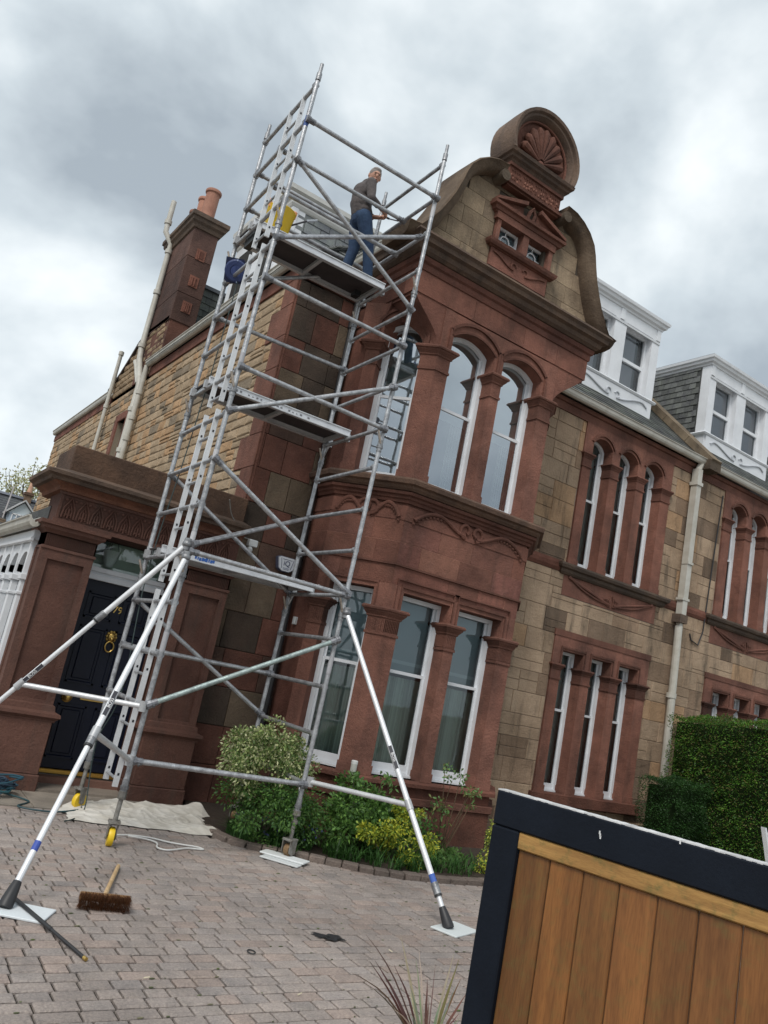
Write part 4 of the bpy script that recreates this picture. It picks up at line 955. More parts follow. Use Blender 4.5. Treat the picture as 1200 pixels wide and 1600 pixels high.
# ---- front return between corner and bay: reddish ashlar
b = MB(TF((3.46, 8.5, 0), (1, 0, 0), (0, 1, 0))); b.t = (.7, .6, .55); b.box(0, 1.05, 0, .35, 0, 6.4); b.m = 1; b.box(.0, .02, -.018, .0, 0, 6.22, (.8, .78, .78))
blocks(b, .93, 6.22, .42, (.26, .5), [(.0, .02, 0, 7)], tredwall, d=.018, gap=.003, x0=.0)
b.box(0, 1.0, -.03, 0, 6.24, 6.40, (.6, .55, .55)); b.build('front_return_wall', [MORTD, RED], house)
b = MB(); pipe(b, [(4.255, 8.42, .4), (4.255, 8.42, 5.95), (4.27, 8.43, 6.15), (4.27, 8.43, 6.35)], .036, [(4.255, 8.42, z_) for z_ in (1.2, 2.8, 4.4, 5.9)]); b.build('black_downpipe', BLACK, house, smooth=True)
# ---- pipe between the houses
b = MB(); pipe(b, [(11.40, 8.33, 0), (11.40, 8.40, 3.55)], .062, [(11.40, 8.35, .95), (11.40, 8.39, 2.40)])
b.box(11.34, 11.46, 8.33, 8.45, 3.70, 6.30); b.path([(11.40, 8.39, 6.28), (11.45, 8.37, 6.42)], .055, 8); b.box(11.31, 11.49, 8.32, 8.46, 3.98, 4.02); b.box(11.32, 11.48, 8.31, 8.47, 6.0, 6.06); b.box(11.33, 11.47, 8.31, 8.44, 4.6, 4.64); b.box(11.36, 11.44, 8.36, 8.43, 3.5, 3.7)
b.m = 1; b.box(11.30, 11.50, 8.32, 8.49, 3.60, 3.74); b.build('downpipe', [CREAM, DARK], house)

# ---- entrance porch
for x0, x1, t in ((1.45, 1.955, 1.0), (2.935, 3.44, .95)):
    b = MB(); b.bbox(x0-.055, x1+.045, 8.27, 8.66, 0, .16, .01, (.8, .8, .8)); b.bbox(x0-.04, x1+.03, 8.285, 8.66, .16, .66, .008, (t*.95, t*.93, t*.92))
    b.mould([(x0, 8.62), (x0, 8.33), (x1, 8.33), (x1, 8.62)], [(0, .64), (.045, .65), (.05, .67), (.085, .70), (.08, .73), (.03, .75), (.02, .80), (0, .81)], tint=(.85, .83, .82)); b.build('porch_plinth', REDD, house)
    sh = MB(); sh.box(x0, x1, 8.36, 8.64, .75, 2.3, (t*.9, t*.88, t*.87))
    for q in ((x0, x0+.075, .75, 2.27), (x1-.075, x1, .75, 2.27), (x0+.075, x1-.075, .75, .84), (x0+.075, x1-.075, 2.17, 2.27)): sh.box(q[0], q[1], 8.33, 8.362, q[2], q[3], (t, t, t))
    for q in ((8.33, 8.42), (8.56, 8.64)): sh.box(x0-.012, x0, q[0], q[1], .75, 2.27, (t, t, t))
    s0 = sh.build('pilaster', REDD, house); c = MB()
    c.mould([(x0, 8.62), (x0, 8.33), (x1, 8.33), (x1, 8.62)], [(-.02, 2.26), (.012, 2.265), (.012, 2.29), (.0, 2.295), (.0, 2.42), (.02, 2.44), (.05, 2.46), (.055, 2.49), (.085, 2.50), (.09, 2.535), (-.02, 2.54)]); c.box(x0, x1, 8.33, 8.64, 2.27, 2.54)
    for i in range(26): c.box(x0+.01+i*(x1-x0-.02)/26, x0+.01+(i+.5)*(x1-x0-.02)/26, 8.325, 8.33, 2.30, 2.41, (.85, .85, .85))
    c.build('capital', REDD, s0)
b = MB(); b.box(1.50, 3.46, 8.37, 8.95, 2.54, 3.03, (.8, .78, .78)); b.box(1.47, 3.46, 8.35, 8.37, 2.54, 2.58, (1, 1, 1)); b.box(1.47, 3.46, 8.35, 8.37, 2.83, 2.87, (1, 1, 1)); b.box(1.49, 1.52, 8.36, 8.37, 2.58, 2.83)
n = 13; tt = (1, .98, .97)
for i in range(n):
    cx = 1.60+i*.142; b.path([(cx-.06, 8.362, 2.60), (cx-.052, 8.358, 2.70), (cx, 8.355, 2.805), (cx+.052, 8.358, 2.70), (cx+.06, 8.362, 2.60)], .010, 5, tt)
    b.path([(cx-.03, 8.362, 2.61), (cx-.026, 8.358, 2.68), (cx, 8.355, 2.75), (cx+.026, 8.358, 2.68), (cx+.03, 8.362, 2.61)], .008, 5, tt)
    b.path([(cx, 8.36, 2.60), (cx, 8.352, 2.70)], .010, 5, tt)
    for sg in (-1, 1): b.ell((cx+sg*.045, 8.36, 2.785), (.016, .01, .016), 6, 4, tt); b.ell((cx+sg*.02, 8.36, 2.635), (.012, .01, .012), 6, 4, tt)
b.build('carved_frieze', REDD, house)
b = MB(); b.mould([(1.47, 9.2), (1.47, 8.35), (3.46, 8.35)], [(-.05, 2.85), (.02, 2.86), (.03, 2.89), (.06, 2.92), (.10, 2.935)], tint=(1.5, .95, .8))
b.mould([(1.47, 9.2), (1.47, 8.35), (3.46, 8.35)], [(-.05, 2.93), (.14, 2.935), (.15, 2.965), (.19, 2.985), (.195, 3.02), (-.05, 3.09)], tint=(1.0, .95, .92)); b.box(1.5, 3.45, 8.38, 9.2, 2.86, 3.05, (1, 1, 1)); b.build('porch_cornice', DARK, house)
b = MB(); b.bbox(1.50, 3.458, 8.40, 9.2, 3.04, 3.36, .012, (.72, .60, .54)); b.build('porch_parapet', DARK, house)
b = MB()
for q in ((1.955, 2.02, 8.70, 8.9, 0.1, 2.54), (2.87, 2.935, 8.70, 8.9, .1, 2.54)): b.box(*q, (.8, .78, .78))
b.box(1.5, 3.4, 9.4, 9.5, 0, 2.6, (.9, .9, .9)); b.box(1.462, 1.60, 8.64, 9.3, 0, 2.539, (.9, .9, .9)); b.build('porch_reveal', REDD, house)
b = MB(); b.box(1.96, 2.94, 8.62, 8.72, .0, .10, (.6, .35, .3)); b.box(1.3, 3.4, 8.30, 8.62, -.0, .035, (.75, .73, .7)); b.build('door_step', SLAB, house)
# door
b = MB(); b.bbox(2.02, 2.87, 8.80, 8.86, .155, 2.10, .003)
for (x0, x1) in ((2.11, 2.40), (2.49, 2.78)):
    for (z0, z1) in ((.26, .80), (1.0, 1.62), (1.70, 1.98)):
        if z0 == 1.0 : z0, z1 = 1.02, 1.62
        b.mould([(x0, 8.80), (x1, 8.80)], [(0, z0), (.014, z0), (.014, z0+.02), (0, z0+.03)]); b.mould([(x0, 8.80), (x1, 8.80)], [(0, z1-.03), (.014, z1-.02), (.014, z1), (0, z1)])
        b.box(x0, x0+.02, 8.786, 8.80, z0, z1); b.box(x1-.02, x1, 8.786, 8.80, z0, z1); b.bbox(x0+.05, x1-.05, 8.788, 8.80, z0+.05, z1-.05, .008)
dr = b.build('front_door', NAVY, house)
b = MB(); b.path([(2.455, 8.78, 1.535)]+[(2.455+.045*math.sin(a), 8.765, 1.445-.055*math.cos(a)+.0) for a in [math.pi+i*math.pi/8 for i in range(17)]], .008, 8)
b.ell((2.455, 8.775, 1.545), (.045, .03, .05), tint=(.9, .9, .9)); b.ell((2.455, 8.755, 1.53), (.022, .02, .022)); 
for i in range(10): a = i*math.pi*2/10; b.ell((2.455+.048*math.cos(a), 8.785, 1.55+.052*math.sin(a)), (.018, .012, .018), 6, 4, (.6, .6, .6))
for sg in (-1, 1): b.ell((2.455+sg*.018, 8.752, 1.56), (.007, .006, .006), 6, 4, (.3, .3, .3))
b.build('lion_knocker', BRASS, dr, smooth=True)
b = MB(); b.lathe((2.175, 8.80, .87), [(0, 0), (.052, 0), (.055, .01), (.042, .018), (.03, .03), (.035, .05), (.02, .062), (0, .064)], 20, (0, -1, 0)); b.build('door_knob', BRASS, dr, smooth=True)
b = MB(); b.bbox(2.31, 2.60, 8.788, 8.80, .86, .935, .004); b.bbox(2.33, 2.58, 8.782, 8.79, .875, .92, .003, (.8, .8, .8)); b.build('letter_plate', BRASS, dr)
b = MB(); b.ell((2.05, 8.79, .905), (.012, .01, .012)); b.build('bell_push', BRASS, dr); b = MB(); b.bbox(2.02, 2.87, 8.765, 8.80, .105, .15, .006, (.9, .8, .6)); b.build('door_sill_plate', BRASS, dr)
textmesh('door_number', '79', .105, TF((2.45, 8.797, 1.835), (1, 0, 0), (0, 1, 0)), BRASS, dr)
b = MB(); b.bbox(1.97, 2.92, 8.74, 8.9, 2.10, 2.16, .004); b.box(1.97, 2.92, 8.77, 8.9, 2.16, 2.185); b.bbox(1.97, 2.92, 8.75, 8.9, 2.185, 2.235, .004)
tr = b.build('transom', WHITE, house)
b = MB(); b.add([(1.97, 8.80, 2.23), (2.92, 8.80, 2.23), (2.92, 8.80, 2.54), (1.97, 8.80, 2.54)], [(0, 1, 2, 3)]); b.build('fanlight_pane', GLASS, tr)
b = MB(); b.add([(1.9, 9.08, 2.2), (3.0, 9.08, 2.2), (3.0, 9.08, 2.7), (1.9, 9.08, 2.7)], [(0, 1, 2, 3)], (.70, .80, .66)); b.add([(1.9, 9.07, 2.40), (2.2, 9.07, 2.40), (2.25, 9.07, 2.55), (1.9, 9.07, 2.55)], [(0, 1, 2, 3)], (.24, .34, .33)); b.build('hall_wall', SOLID, tr)
b = MB(); b.lathe((2.26, 8.94, 2.27), [(.03, 0), (.05, .02), (.075, .10), (.085, .17), (.09, .18), (.08, .18)], 18, tint=(.95, .93, .88))
for a in (0, 2.1, 4.2): b.tube((2.26+.08*math.cos(a), 8.94+.08*math.sin(a), 2.45), (2.26, 8.94, 2.7), .004, 5, tint=(.2, .2, .2))
b.build('hall_lantern', SOLID, tr, smooth=True)
# glazed white arcade on the left side of the porch
b = MB(); X0 = 1.40
for i in range(7):
    y = 8.70+i*.52; b.bbox(X0, X0+.10, y-.05, y+.05, 0.05, 1.93, .006); b.bbox(X0-.02, X0+.12, y-.07, y+.07, 1.93, 1.99, .005); b.box(X0+.0, X0+.1, y-.035, y+.035, 1.99, 2.34)
    b.bbox(X0-.012, X0+.11, y-.06, y+.06, 1.78, 1.81, .004)
    if i < 6:
        a_ = arcpts(y+.035, y+.485, 2.10, .13, 10); b.prism([(y+.035, 2.02), *a_, (y+.485, 2.02), (y+.485, 2.36), (y+.035, 2.36)], X0+.02, X0+.07, None, 'x')
b.box(X0-.01, X0+.12, 8.62, 11.9, 2.34, 2.44); b.bbox(X0-.03, X0+.1, 8.62, 11.9, 0, .08, .01)
b.mould([(X0, 11.9), (X0, 8.6)], [(0, 2.32), (.03, 2.33), (.03, 2.36), (0, 2.37)])
ar = b.build('porch_arcade', WHITE, house)
b = MB(); b.add([(X0+.06, 8.7, .1), (X0+.06, 11.85, .1), (X0+.06, 11.85, 2.34), (X0+.06, 8.7, 2.34)], [(3, 2, 1, 0)]); b.build('pane', GLASS, ar)
b = MB(); b.add([(X0+.085, 8.7, .0), (X0+.085, 11.85, .0), (X0+.085, 11.85, 2.34), (X0+.085, 8.7, 2.34)], [(3, 2, 1, 0)], (.52, .50, .54)); b.build('blind', SOLID, ar)
b = MB(); gutter(b, [(X0-.01, 11.9, 2.50), (X0-.01, 8.44, 2.50)]); b.build('porch_gutter', CREAM, house)
b = MB(); b.box(X0+.02, 3.4, 8.98, 11.95, 2.56, 2.60, (.5, .5, .5)); b.box(X0+.09, X0+.2, 8.75, 12.0, 2.55, 2.73, (.45, .42, .4)); b.build('porch_side_roof', SLATE, house)

# ================================================================== NEIGHBOURING HOUSE
nb = thing('neighbouring_villa', 'matching sandstone half of the pair at right edge, partly behind the hedge', 'house', (11.62, 8.5, 0))
MR = mirror(); rightwall(nb, MR, 5.6, 11.62); dormer(nb, MR)
b = MB(MR); roofcore(b, [(5.2, 8.33, 6.43), (rx1+.06, 8.33, 6.43), (rx1+.06, 11.08, 6.43+2.75*SLP), (5.2, 11.08, 6.43+2.75*SLP)]); b.T = None
slates(b, Vector((11.75, 8.33, 6.44)), (1, 0, 0), sl, 6.2, RL); b.build('roof', SLATE, nb)
b = MB(); b.box(11.66, 18, 8.75, 14.4, 6.28, 6.42, (.3, .3, .3)); b.box(11.66, 18, 11.08, 14.4, 6.43, 8.95, (.3, .3, .3)); b.build('roof_void', SLATE, nb)
b = MB(); gutter(b, [(11.62, 8.41, 6.46), (17.9, 8.41, 6.46)]); b.build('gutter', CREAM, nb)
b = MB(); b.path([(12.30, 8.47, 6.1), (12.22, 8.465, 5.0), (12.15, 8.465, 3.6), (12.05, 8.465, 3.35), (11.85, 8.465, 3.40), (11.80, 8.465, 3.5)], .012, 6); b.build('cable', BLACK, nb)
# ================================================================== SCAFFOLD TOWER
TH = -.0273; SW, SD_ = 1.5654, 1.2271
def PP(n, z):
    c, s_ = math.cos(TH), math.sin(TH); p = Vector((2.2168, 6.4999, 0))
    if n in 'CD': p += Vector((c, s_, 0))*SW
    if n in 'BD': p += Vector((-s_, c, 0))*SD_
    return p+Vector((.0165, -.0022, 1))*z
def AB(f, z): return PP('A', z).lerp(PP('B', z), f)
def CDp(f, z): return PP('C', z).lerp(PP('D', z), f)
tw = thing('scaffold_tower', 'tall aluminium mobile scaffold tower with three platforms standing in front of the bay and door', 'scaffold', PP('A', 0))
TR = .0222
def st(p, q, name='brace', r_=TR, m=None, tint=(1, 1, 1), coup=True, n=10, bow=0):
    b = MB(); p, q = Vector(p), Vector(q)
    mid = p.lerp(q, .5)+Vector((0, 0, -bow)); b.path([p, mid, q], r_, n, tint)
    o_ = b.build(name, m or ALU, tw, smooth=True)
    if coup:
        d = (q-p).normalized()
        for a, s_ in ((p, 1), (q, -1)):
            c = MB(); c.tube(a+d*s_*.01, a+d*s_*.075, r_*1.28, 10, tint=(.6, .6, .62)); c.tube(a-d*s_*.02, a+d*s_*.02, r_*1.6, 10, tint=(.55, .55, .57)); k = a+d*s_*.04+Vector((0, -.035, -.02)); c.ell(k, (.012, .012, .016), 6, 4, (.3, .3, .3)); c.build('coupler', ALU, o_)
    return o_
joints = (.45, 2.17, 3.85, 5.53, 7.22)
for n_ in 'ABCD':
    for i, (z0, z1) in enumerate(zip(joints, joints[1:])):
        k = rr(.85, 1.05); b = MB(); top = z1 if i < 3 else 7.14
        b.path([PP(n_, z0+.06), PP(n_, (z0+top)/2), PP(n_, top-.03)], TR, 12, (k, k, k)); o_ = b.build('post', ALU, tw, smooth=True)
        b = MB(); b.tube(PP(n_, z0-.05), PP(n_, z0+.065), TR*1.22, 12, tint=(.62, .62, .62)); b.tube(PP(n_, z0-.015), PP(n_, z0+.01), TR*1.5, 12, tint=(.5, .5, .5))
        if i: b.path([PP(n_, z0+.03)+Vector((-.01, -.02, 0)), PP(n_, z0+.12)+Vector((-.07, -.03, .03))], .011, 6, (1, .85, .7))
        b.build('joint_collar', ALU, o_, smooth=True)
        if i == 3:
            b = MB(); b.tube(PP(n_, 7.12), PP(n_, 7.20), TR*1.2, 12, tint=(.7, .7, .7)); b.tube(PP(n_, 7.20), PP(n_, 7.31), TR*.82, 12, tint=(.75, .75, .75)); b.build('spigot', ALU, o_, smooth=True)
        for zz in ((z0+rr(.15, .35)), (z0+rr(.9, 1.3))):    # worn paint sleeve and label bands
            if n_ in 'AC' and rr(0, 1) < .5:
                b = MB(); b.tube(PP(n_, zz), PP(n_, zz+rr(.10, .16)), TR*1.03, 12, tint=random.choice([(.05, .10, .30), (.38, .38, .40), (.5, .5, .52)])); b.build('label_band', SOLID, o_, smooth=True)
RZ = (.65, 1.08, 1.50, 1.94, 2.36, 2.80, 3.21, 3.64, 4.05, 4.50, 4.93, 5.34, 5.80, 6.23, 6.65, 7.07)
for z in RZ:
    for fn in (AB, CDp):
        b = MB(); k = rr(.85, 1.05); b.path([fn(.01, z), fn(.99, z)], TR*.92, 10, (k, k, k)); b.tube(fn(.0, z-.0), fn(.03, z), TR*1.5, 8, tint=(.75, .75, .75)); b.tube(fn(.97, z), fn(1, z), TR*1.5, 8, tint=(.75, .75, .75)); b.build('rung', ALU, tw, smooth=True)
# built-in ladders on the left frame, one per frame
for z0, z1 in ((.40, 2.05), (2.12, 3.72), (3.80, 5.42), (5.50, 7.10)):
    lad = None
    for f in (.21, .46):
        b = MB(); p, q = AB(f, z0), AB(f, z1); u = (q-p).normalized(); v = (PP('B', 0)-PP('A', 0)).normalized(); nn_ = u.cross(v).normalized()
        for (w_, t_) in ((.020, .044),):
            R8 = [p+v*w_/2+nn_*t_/2, p-v*w_/2+nn_*t_/2, p-v*w_/2-nn_*t_/2, p+v*w_/2-nn_*t_/2]; b.loft([R8, [x+(q-p) for x in R8]])
        z = z0+.1; nf = -v
        while z < z1-.05:
            c = AB(f, z)+nf*.0115; b.loft([[c+nn_*a+u*d+nf*e_ for a, d in ((-.008, -.010), (.008, -.010), (.008, .010), (-.008, .010))] for e_ in (0, .001)], tint=(.03, .03, .04))
            z += .43
        o_ = b.build('ladder_stile', ALUW, tw)
    z = z0+.06
    while z < z1:
        if min(abs(z-r0) for r0 in RZ) > .07:
            b = MB(); b.path([AB(.222, z), AB(.448, z)], .0125, 8); b.build('ladder_rung', ALU, tw, smooth=True)
        z += .2135
# guard rails, ledgers and braces, read off one by one
def A(z): return PP('A', z)+Vector((.0, -.03, 0))
def Cc(z): return PP('C', z)+Vector((0, -.03, 0))
def B(z): return PP('B', z)+Vector((0, -.03, 0))
def D(z): return PP('D', z)+Vector((0, -.03, 0))
st(A(6.66), Cc(6.64), 'guard_rail'); st(A(4.97), Cc(4.93), 'guard_rail'); st(A(4.08), Cc(4.03), 'guard_rail'); st(A(2.38), Cc(2.36), 'guard_rail'); st(A(.66), Cc(.64), 'ledger')
st(AB(.5, 6.67), CDp(.5, 6.65), 'guard_rail'); st(AB(.5, 6.25), CDp(.5, 6.23), 'guard_rail')
st(B(6.68), D(6.65), 'guard_rail'); st(B(6.24), D(6.23), 'guard_rail'); st(B(4.94), D(4.97), 'guard_rail'); st(B(1.51), D(1.51), 'ledger')
st(A(5.38), CDp(.12, 6.25), tint=(.95, .95, .97)); st(A(6.22), Cc(5.33)); st(A(3.66), Cc(4.48)); st(A(3.21), Cc(2.38)); st(A(1.10), Cc(1.94), tint=(.85, 1.0, .93))
st(B(3.21), D(2.36)); st(A(2.44), D(3.21)); st(B(1.95), D(1.09)); st(B(5.36), D(6.2))
# platforms
def platform(z, f0=.60, f1=1.0, extra=0):
    b = MB(); C0, C1 = AB(f0, z), CDp(f0, z); E0, E1 = AB(f1, z), CDp(f1, z)
    ux = (C1-C0).normalized(); uy = (E0-C0).normalized(); l = (C1-C0).length; wd = (E0-C0).length; T = TF(tuple(C0), ux, uy)
    b.T = T; 
    for y0, y1 in ((-.01, .02), (wd-.02, wd+.01)):
        b.box(-.02, l+.02, y0, y1, .035, .10, (1.02, 1.02, 1.04)); b.box(-.02, l+.02, y0-.012, y1+.012, .095, .105, (.95, .95, .95)); b.box(-.02, l+.02, y0-.01, y1+.01, .030, .037, (.8, .8, .8))
    for x in (.02, l*.5, l-.05): b.box(x, x+.035, .02, wd-.02, .035, .075, (.75, .75, .75))
    for x in (-.045, l+.0): 
        for y in (.02, wd-.07): b.box(x, x+.05, y, y+.05, -.01, .07, (.6, .6, .6))
    pf = b.build('platform', ALUW, tw)
    b = MB(T); b.box(.0, l, .021, wd-.021, .078, .094); b.build('deck_board', PLY, pf)
    return T, l, wd, pf
for z, t_ in ((2.36, '#'), (4.05, 'KK'), (5.80, 'K')):
    T, l, wd, pf = platform(z)
    if z < 3:
        b = MB(T); 
        for i in range(9):
            b.box(.30+i*.022+rr(-.004, .004), .315+i*.022+rr(0, .008), -.0125, -.0105, .045+rr(0, .012), .085-rr(0, .012), (.03, .12, .42))
        b.build('paint_mark', SOLID, pf)
    elif z < 5:
        b = MB(T)
        for i in range(22):
            if i % 5: b.box(.12+i*.045, .135+i*.045+rr(0, .012), -.0125, -.0105, .055, .055+rr(.008, .022), (.2, .2, .22))
        b.build('printed_label', SOLID, pf)
# trapdoor edge line and dark bracket below the top deck left end
b = MB(T); b.box(.03, .10, .05, wd*.6, -.10, .03, (.12, .12, .12)); b.build('deck_latch', BLACK, tw); b = MB(T); b.box(l-.2, l-.13, wd*.5, wd*.7, -.03, .03, (.1, .1, .1)); b.build('deck_latch', BLACK, tw)
# stabilisers
def sticker(par, p, q, t, s_):
    p, q = Vector(p), Vector(q); c = p.lerp(q, t); u = (q-p).normalized()
    if u.x < 0: u = -u
    camp = Vector((0, 0, 1.6)); n = (camp-c); n = (n-u*n.dot(u)).normalized(); up_ = n.cross(u)*1; T = TF(tuple(c+n*(TR*1.0)), u, -n, up_)
    b = MB(T); b.box(-.10, .10, -.002, .006, -.014, .014, (.03, .03, .04)); b.build('sticker', SOLID, par)
    textmesh('sticker_lettering', s_, .034, TF(tuple(c+n*(TR+.004)), u, -n, up_), SOLID, par, ext=.0006, tint=(.8, .8, .8))
def stabiliser(top, foot, brace_from, tb_, split, txt, yrot=0, cone=True):
    top, foot = Vector(top), Vector(foot); d = (foot-top).normalized()
    sp = top.lerp(foot, split); en = foot-d*.12
    b = MB(); b.path([top+d*.04, top.lerp(sp, .5), sp], TR*1.02, 12, (1.1, 1.1, 1.1)); b.path([sp, sp.lerp(en, .5), en], TR*.86, 12, (1.15, 1.15, 1.15)); o_ = b.build('stabiliser', ALUW, tw, smooth=True)
    b = MB(); b.tube(sp-d*.05, sp+d*.035, TR*1.3, 12, tint=(.6, .6, .6)); b.tube(sp+d*.035, sp+d*.05, TR*1.35, 12, tint=(.1, .1, .1)); b.build('clamp', ALU, o_, smooth=True); b = MB(); b.ell(top, (.04, .04, .035), tint=(.6, .6, .6)); b.tube(top-Vector((0, 0, .05)), top+Vector((0, 0, .05)), TR*1.35, 10, tint=(.7, .7, .7))
    b.build('clamp', ALU, o_, smooth=True)
    if cone: b = MB(); b.lathe(tuple(foot), [(.001, 0), (.040, .0), (.043, .018), (.032, .11), (.025, .15), (.001, .16)], 14, tuple(-d)); b.build('rubber_foot', BLACK, o_, smooth=True)
    sticker(o_, top, foot, .52, txt)
    tp = top.lerp(foot, tb_); bf = Vector(brace_from); b = MB(); b.path([bf, bf.lerp(tp, .5), tp], TR*.95, 10); b.tube(tp-d*.04, tp+d*.04, TR*1.35, 10, tint=(.65, .65, .65)); b.tube(bf-Vector((0, 0, .04)), bf+Vector((0, 0, .04)), TR*1.5, 10, tint=(.6, .6, .6)); o2 = b.build('stabiliser_arm', ALUW, tw, smooth=True)
    return top, foot, o_
t1, f1, o1 = stabiliser(PP('A', 2.32)+Vector((-.03, -.05, 0)), (1.216, 5.005, .012), PP('A', .66)+Vector((-.03, -.04, 0)), .60, .62, 'BOSS')
b = MB(); b.tube(t1.lerp(f1, .865), t1.lerp(f1, .885), TR*.92, 12, tint=(.04, .08, .36)); b.build('tape', SOLID, o1)
t2, f2, o2 = stabiliser(PP('A', 2.43)+Vector((-.04, -.02, 0)), (.624, 7.187, .0), PP('A', 1.08)+Vector((-.04, -.03, 0)), .56, .30, 'BOSS')
t3, f3, o3 = stabiliser(PP('C', 2.20)+Vector((.02, -.05, 0)), (4.255, 4.762, .012), PP('C', .67)+Vector((.04, -.04, 0)), .665, .9, 'BOSS')
b = MB(); b.tube(t3.lerp(f3, .86), t3.lerp(f3, .885), TR*1.06, 12, tint=(.05, .12, .42)); b.tube(t3.lerp(f3, .90), t3.lerp(f3, .91), TR*.95, 12, tint=(.05, .12, .42)); b.build('tape', SOLID, o3)
# feet: casters and adjustable legs
def caster(n_, wheel=True, steer=0):
    p = PP(n_, 0); b = MB(); b.tube(p+Vector((0, 0, .17)), PP(n_, .45), TR*.85, 12, tint=(.9, .9, .9)); b.tube(PP(n_, .36), PP(n_, .42), TR*1.5, 12, tint=(.7, .7, .7)); o_ = b.build('adjustable_leg', STEEL, tw, smooth=True)
    c, s_ = math.cos(steer), math.sin(steer)
    b = MB(TF((p.x, p.y, 0), (c, s_, 0), (-s_, c, 0)))
    for y in (-.035, .035): b.prism([(-.03, .19), (.04, .19), (.045, .06), (.02, .045), (-.01, .06)], y-.004, y+.004)
    b.box(-.04, .05, -.045, .045, .175, .195); b.tube((.02, -.045, .068), (.02, .045, .068), .012, 8)
    fk = b.build('caster_fork', STEEL, o_)
    b = MB(TF((p.x, p.y, 0), (c, s_, 0), (-s_, c, 0))); b.lathe((.02, -.024, .072), [(.0, 0), (.045, 0), (.068, .002), (.072, .012), (.072, .036), (.068, .046), (.045, .048), (0, .048)], 20, (0, 1, 0)); b.build('caster_wheel', YEL, o_, smooth=True)
caster('A', steer=R(78)); caster('B', steer=R(30))
for n_, sx in (('C', 0), ('D', 0)):
    p = PP(n_, 0); b = MB(); b.tube(p+Vector((0, 0, .16)), PP(n_, .45), TR*.8, 12); b.tube(PP(n_, .37), PP(n_, .41), TR*1.7, 12); b.tube(PP(n_, .30), PP(n_, .33), TR*1.3, 12); o_ = b.build('adjustable_leg', STEEL, tw, smooth=True)
    b = MB(TF((p.x, p.y, 0), (.9, .43, 0), (-.43, .9, 0))); b.bbox(-.055, .055, -.05, .05, .155, .175, .004)
    for y in (-.045, .037): b.prism([(-.05, .155), (.05, .155), (.045, .05), (.0, .035), (-.045, .06)], y, y+.008)
    b.lathe((0, -.03, .082), [(0, 0), (.05, 0), (.052, .05), (0, .055)], 16, (0, 1, 0), tint=(.9, .6, .35)); b.build('caster_fork', STEEL, o_)
# short diagonal struts in the frame corners
for z in (.47,): 
    st(PP('A', z+.02), AB(.06, .64), 'strut', .008, coup=False); st(PP('C', z+.02), CDp(.06, .64), 'strut', .008, coup=False)
for z in (2.19, 3.88):
    st(PP('C', z), CDp(.09, z+.17), 'strut', .010, coup=False); st(PP('D', z), CDp(.91, z+.17), 'strut', .010, coup=False)

# ---- loose things on and around the tower
rc = PP('B', 5.38)+Vector((.0, -.26, .02)); rn = (Vector((0, 0, CH))-rc).normalized(); rx = Vector((0, 0, 1)).cross(rn).normalized(); rx = (rx*.98+rn.cross(rx)*.12).normalized(); ry = rn.cross(rx)
b = MB(TF(tuple(rc), rx, ry, rn)); sq = [(-.115, -.10), (-.085, -.125), (.06, -.125), (.12, -.06), (.12, .06), (.06, .125), (-.115, .125)]
b.prism(sq, -.11, .03, (.55, .55, .6), 'z'); b.lathe((-.005, 0, .03), [(0, 0), (.112, 0), (.114, .010), (.10, .018), (.06, .018), (.055, .004), (0, .004)], 28, tint=(1.35, 1.35, 1.35)); b.box(-.006, .006, -.052, .052, .034, .046, (2.4, 2.4, 2.4)); b.lathe((0, 0, .034), [(.052, 0), (.058, 0), (.058, .012), (.052, .012)], 24, tint=(1.8, 1.8, 1.8))
b.box(-.006, .006, .098, .116, .045, .052, (16, 12, 6)); b.box(.01, .02, -.116, -.10, .045, .052, (16, 12, 6)); o = b.build('cable_reel', BLUE, None, smooth=False)
tag(o, 'dark blue plastic cable reel hung on the back left post of the scaffold', 'reel')
bk = thing('yellow_tub', 'yellow flexible tub with pink handles standing on the top platform', 'tub', (2.58, 7.36, 5.90))
b = MB(); b.lathe((2.60, 7.34, 5.905), [(0, 0), (.11, 0), (.125, .02), (.16, .25), (.168, .27), (.16, .28), (.15, .26), (.12, .03), (0, .02)], 24); b.build('tub_body', YEL, bk, smooth=True)
for sg in (-1, 1):
    b = MB(); b.path([(2.60+sg*.145, 7.29, 6.15), (2.60+sg*.15, 7.28, 6.22), (2.60+sg*.15, 7.34, 6.26), (2.60+sg*.15, 7.40, 6.22), (2.60+sg*.145, 7.39, 6.15)], .014, 8, (.85, .38, .18)); b.build('handle', SOLID, bk, smooth=True)
b = MB(); b.tube((2.62, 7.32, 5.98), (2.86, 7.22, 6.16), .010, 8, tint=(.05, .05, .06)); b.tube((2.86, 7.22, 6.16), (2.96, 7.18, 6.20), .014, 8, tint=(.5, .55, .62)); o = b.build('paint_brush', SOLID); tag(o, 'thin handled brush sticking out of the yellow tub', 'brush')
